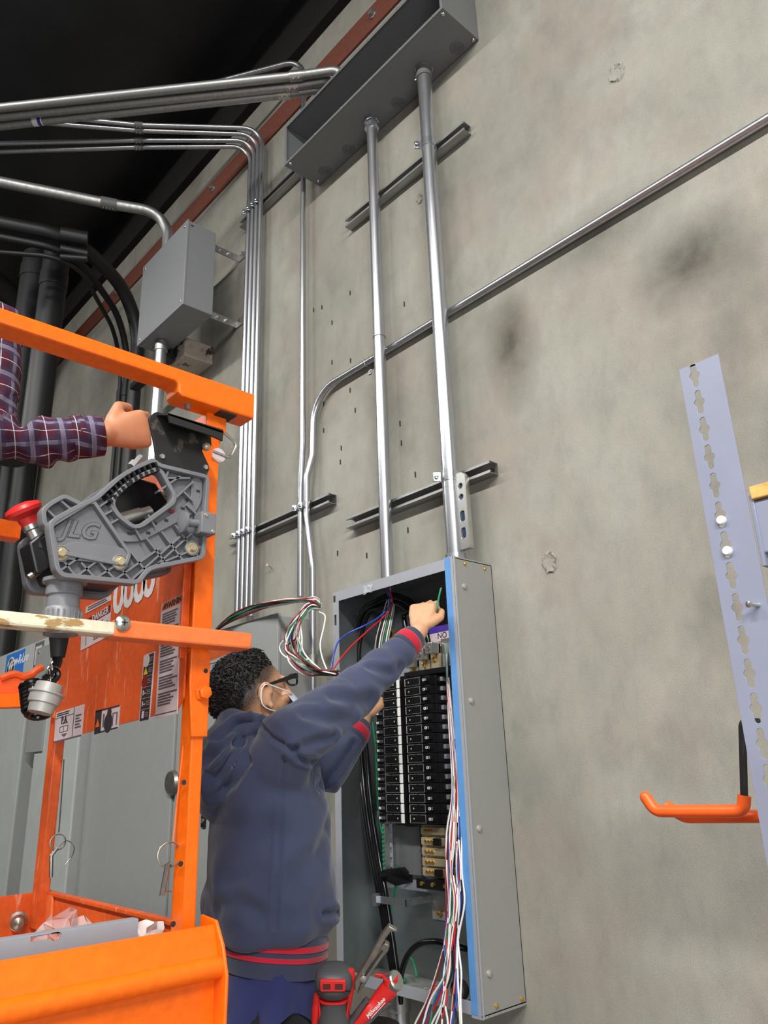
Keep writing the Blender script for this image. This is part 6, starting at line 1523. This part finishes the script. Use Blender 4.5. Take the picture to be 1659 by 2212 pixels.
wk = thing('person', 'worker in a purple checked flannel shirt standing on the lift, arm stretched out', 'person', n_(0, 0, 0))
link('body', me, 'skin2', wk)
hb2 = MB(); hb2.v = []; keep = []
for p in hb.v:
    s_, f_, u_ = p.x*0.0755, p.y*0.0965-0.008, p.z*0.0905+0.012; line = u_-(-0.03+0.80*(f_+0.085)); d = V(p).normalized()
    q = V((s_, f_, u_)) + d*(0.004+0.012*sstep(0, 0.05, line)); hb2.v.append(WH + WRt*q.x + WFw*q.y + UP*q.z); keep.append(line > -0.004)
hb2.f = [f for f in hb.f if all(keep[i] for i in f)]; hb2.build('hair', 'hair', wk, smooth=80)
st = MB()
st.loft([(n_(0, 0, 0.80), WRt*0.175, WFw*0.130), (n_(0, 0, 0.95), WRt*0.172, WFw*0.130), (n_(0, 0, 1.2), WRt*0.178, WFw*0.130), (n_(0, 0, 1.38), WRt*0.178, WFw*0.115), (n_(0, -0.01, 1.46), WRt*0.13, WFw*0.085), (n_(0, -0.015, 1.49), WRt*0.075, WFw*0.07)], 30, 2.2)
dW = (wW-wE).normalized()
st.caps([n_(0.10, 0, 1.39), wS, wE, wE.lerp(wW, 0.5)-UP*0.004, wW-dW*0.030], [0.080, 0.064, 0.058, 0.051, 0.040], 18)
st.caps([n_(-0.10, 0, 1.39), oS, oE, oW], [0.080, 0.064, 0.056, 0.040], 18)
me = blob(st, 0.0065, 5, 'shirt')
def shirt_disp(p, n):
    d = 0.005*noise.noise(p*11) + 0.003*noise.noise(p*26)
    t = (p-wE).dot(dW)
    if t > -0.03 and (p-(wE+dW*t)).length < 0.09: d += 0.0045*math.sin(t*95 + 5*noise.noise(p*14))
    return d
displace(me, shirt_disp)
segs = [(wE, wW), (wS, wE), (oS, oE), (oE, oW)]
wv = me.attributes.new('weave', 'FLOAT_VECTOR', 'POINT'); vals = []
for v in me.vertices:
    p = v.co; best = None
    for k, (a, b) in enumerate(segs):
        ab = b-a; t = max(0, min(1, (p-a).dot(ab)/ab.length_squared)); dist = (p-(a+ab*t)).length
        if dist < 0.085 and (best is None or dist < best[0]):
            t_ = ab.normalized(); u = t_.orthogonal().normalized(); w_ = t_.cross(u); q = p-(a+ab*t)
            best = (dist, (p-a).dot(t_)+k*0.5, math.atan2(q.dot(w_), q.dot(u))*0.055)
    if best is None:
        q = p-WC; ang = math.atan2(q.dot(WFw), q.dot(WRt)); vals += [ang*0.16, p.z, 0]
    else: vals += [best[2], best[1], 0]
wv.data.foreach_set('vector', vals)
sh_ = link('flannel_shirt', me, 'plaid', wk)
cf = MB().lathe([(0.028, -0.036), (0.0435, -0.032), (0.0425, 0.0), (0.0400, 0.026), (0.036, 0.028), (0.028, 0.027)], wW-dW*0.012, dW, 28).mesh('cuff', smooth=60)
wv = cf.attributes.new('weave', 'FLOAT_VECTOR', 'POINT'); wv.data.foreach_set('vector', [c for v in cf.vertices for c in (math.atan2((v.co-wW).dot(UP), (v.co-wW).x)*0.045, (v.co-wE).dot(dW)*1.0, 0)])
link('cuff', cf, 'plaid', sh_)
tr = MB(); tr.loft([(n_(0, 0, 0.78), WRt*0.160, WFw*0.118), (n_(0, 0, 0.95), WRt*0.155, WFw*0.112)], 28, 2.3)
for k in (-1, 1): tr.loft([(n_(k*0.10, -0.015, 0.10), WRt*0.066, WFw*0.07), (n_(k*0.095, 0.01, 0.45), WRt*0.073, WFw*0.08), (n_(k*0.08, 0, 0.82), WRt*0.085, WFw*0.112)], 20)
me = blob(tr, 0.009, 5, 'trousers'); displace(me, lambda p, n: 0.006*noise.noise(p*9)); link('trousers', me, 'trousers', wk)
for k in (-1, 1):
    MB().loft([(n_(k*0.105, 0.03, 0.0), WRt*0.05, WFw*0.13), (n_(k*0.105, 0.03, 0.03), WRt*0.05, WFw*0.13), (n_(k*0.102, 0.0, 0.08), WRt*0.048, WFw*0.09), (n_(k*0.10, -0.025, 0.15), WRt*0.052, WFw*0.06)], 24, 2.4).build('boot', 'leather', wk)
# ------------------------------------------------------------------ tools standing in the pouch at the electrician's hip
TD = 1.60
Tq = lambda px, py, d=TD: at(px, py, d=d)
zq = lambda zx, zy, d=TD: Tq(660+zx/5.53, 1960+zy/5.53, d)
tow = -FWD
pch = thing('tool_pouch', 'dark leather tool pouch on the hip of the man in navy', 'pouch', Tq(770, 2330, 1.62))
MB().loft([(Tq(770, 2330, 1.63), RIGHT*0.085, tow*0.035), (Tq(765, 2260, 1.63), RIGHT*0.098, tow*0.042), (Tq(760, 2225, 1.63), RIGHT*0.102, tow*0.042)], 24, 3).build('bag', 'leather', pch, bevel=0.0)
MB().loft([(Tq(760, 2232, 1.63), RIGHT*0.104, tow*0.044), (Tq(760, 2222, 1.63), RIGHT*0.104, tow*0.044)], 24, 3).build('rim', 'leather', pch)
# cordless driver, tail end up
dr = thing('cordless_driver', 'grey and red cordless driver with a vented tail, sticking up from the pouch', 'power tool', Tq(722, 2240))
up_ = (zq(340, 700)-zq(340, 1394)).normalized()
c = lambda zy: zq(340, zy)
MB().loft([(c(1030), RIGHT*0.024, tow*0.026), (c(980), RIGHT*0.036, tow*0.034), (c(900), RIGHT*0.040, tow*0.038), (c(800), RIGHT*0.039, tow*0.037), (c(740), RIGHT*0.033, tow*0.031), (c(710), RIGHT*0.018, tow*0.017)], 26, 2.5).build('motor_housing', 'plastic_grey_dk', dr, smooth=60)
vp = MB().obox(c(808)+tow*0.0355, RIGHT*0.0265, up_*0.0125, tow*0.0035).build('vent_panel', 'red', dr, bevel=0.003)
for sx_ in (-1, 1):
    for k in range(3): MB().obox(c(788+k*22)+tow*0.0391+RIGHT*0.0125*sx_, RIGHT*0.008, up_*0.0014, tow*0.0004).build('vent_slot', 'print', vp)
MB().obox(c(868)+tow*0.0375, RIGHT*0.037, up_*0.0015, tow*0.001).build('seam', 'black', dr)
MB().loft([(c(1052), RIGHT*0.032, tow*0.032), (c(1036), RIGHT*0.032, tow*0.032)], 24, 3).build('red_collar', 'red', dr)
MB().loft([(c(1560), RIGHT*0.030, tow*0.034), (c(1394), RIGHT*0.036, tow*0.036), (c(1250), RIGHT*0.032, tow*0.033), (c(1120), RIGHT*0.028, tow*0.030), (c(1060), RIGHT*0.030, tow*0.031)], 24, 2.5).build('grip', 'plastic_grey_dk', dr, smooth=60)
for sx_ in (-1, 1): MB().loft([(c(1500)+RIGHT*0.030*sx_, RIGHT*0.005, tow*0.012), (c(1200)+RIGHT*0.028*sx_, RIGHT*0.004, tow*0.020), (c(1080)+RIGHT*0.031*sx_, RIGHT*0.004, tow*0.014)], 14).build('grip_inlay', 'red', dr)
# long pliers with red grips, jaws up
pl = thing('pliers', 'worn steel pliers with red grips, jaws pointing up across the panelboard', 'pliers', Tq(700, 2240))
j0, j1 = zq(610, 950), zq(1035, 200)
ax = (j1-j0).normalized(); sd_ = ax.cross(tow).normalized(); sd_ = sd_ if sd_.dot(RIGHT) > 0 else -sd_
MB().prism([j0-sd_*0.004, zq(640, 860)-sd_*0.010, zq(720, 660)-sd_*0.004, zq(900, 300), j1-sd_*0.008, j1+sd_*0.006, zq(1098, 240), zq(1080, 258), zq(1020, 250), zq(960, 330), zq(800, 640), zq(690, 800), j0+sd_*0.004], tow*0.014).build('jaw', 'metal_dark', pl, bevel=0.002)
MB().prism([zq(660, 880), zq(760, 690), zq(900, 430), zq(950, 375), zq(1005, 410), zq(985, 480), zq(930, 540), zq(820, 690), zq(700, 900), zq(620, 985)], tow*0.016).build('jaw', 'metal_dark', pl, bevel=0.002)
for k in range(7):
    f = k/7; q = zq(905-200*f, 480+290*f); MB().obox(q+tow*0.0165, ax*0.004, sd_*0.0022, tow*0.0006).build('groove', 'print', pl)
MB().lathe([(0.007, 0), (0.007, 0.003), (0.004, 0.004)], zq(690, 800)+tow*0.015, tow, 12).build('pivot', 'metal', pl)
MB().loft([(zq(455, 1420), RIGHT*0.010, tow*0.008), (zq(470, 1240), RIGHT*0.011, tow*0.009), (zq(510, 1000), RIGHT*0.012, tow*0.009), (zq(540, 820), RIGHT*0.010, tow*0.008), (zq(515, 745), RIGHT*0.012, tow*0.008), (zq(480, 735), RIGHT*0.008, tow*0.006)], 16).build('grip', 'red', pl)
MB().tube([zq(545, 790), zq(600, 960), zq(660, 860)], [0.004, 0.005, 0.005], 8).build('tang', 'metal_dark', pl)
MB().loft([(zq(115, 1400), RIGHT*0.008, tow*0.010), (zq(130, 1200), RIGHT*0.010, tow*0.011), (zq(165, 980), RIGHT*0.009, tow*0.010), (zq(185, 860), RIGHT*0.007, tow*0.008)], 16).build('grip', 'red', pl)
MB().tube([zq(150, 950), zq(160, 860), zq(150, 800)], [0.006, 0.007, 0.004], 10).build('spring_end', 'metal', pl)
# red stripping tool with a bright round head
st_ = thing('cable_stripper', 'red and grey hand tool with a round steel cap, leaning beside the pliers', 'hand tool', Tq(768, 2230))
a, b = zq(1010, 960), zq(620, 1394); dx = (a-b).normalized(); wd_ = dx.cross(tow).normalized()
MB().loft([(b-dx*0.03, wd_*0.013, tow*0.012), (b+dx*0.02, wd_*0.012, tow*0.012), (b+dx*0.05, wd_*0.016, tow*0.014), ((a+b)/2, wd_*0.014, tow*0.013), (a-dx*0.03, wd_*0.017, tow*0.014), (a, wd_*0.019, tow*0.015)], 18, 2.6).build('handle', 'red', st_, smooth=60)
MB().loft([(b-dx*0.035+wd_*0.010, wd_*0.008, tow*0.013), ((a+b)/2+wd_*0.013, wd_*0.006, tow*0.0135), (a-dx*0.02+wd_*0.017, wd_*0.006, tow*0.014)], 14).build('grip_strip', 'plastic_grey_dk', st_)
MB().loft([(b-dx*0.035-wd_*0.010, wd_*0.008, tow*0.013), ((a+b)/2-wd_*0.02, wd_*0.005, tow*0.010), (a-dx*0.05-wd_*0.012, wd_*0.004, tow*0.008)], 14).build('grip_strip', 'plastic_grey_dk', st_)
MB().loft([(a, wd_*0.019, tow*0.015), (zq(1015, 830), RIGHT*0.016, tow*0.015)], 18, 2.6).build('neck', 'red', st_)
cc = zq(1085, 870); nn = (RIGHT*0.75 - DOWN*0.62 + tow*0.35).normalized()
MB().lathe([(0.014, -0.022), (0.0195, -0.018), (0.0205, 0.0), (0.0185, 0.003), (0.0, 0.004)], cc, nn, 26).build('steel_cap', 'metal', st_)
put(text_mesh('Milwaukee', 0.0125, 0.0003, shear=0.3, bold=0.0002), frame((a+b)/2+tow*0.0140+dx*0.006, dx, -wd_ if wd_.dot(DOWN) > 0 else wd_), 'lettering', 'white', st_)
MB().obox((a+b)/2+tow*0.0138+dx*0.006+(wd_ if wd_.dot(DOWN) > 0 else -wd_)*0.0075, dx*0.022, wd_*0.0006, tow*0.0003).build('underline', 'white', st_)
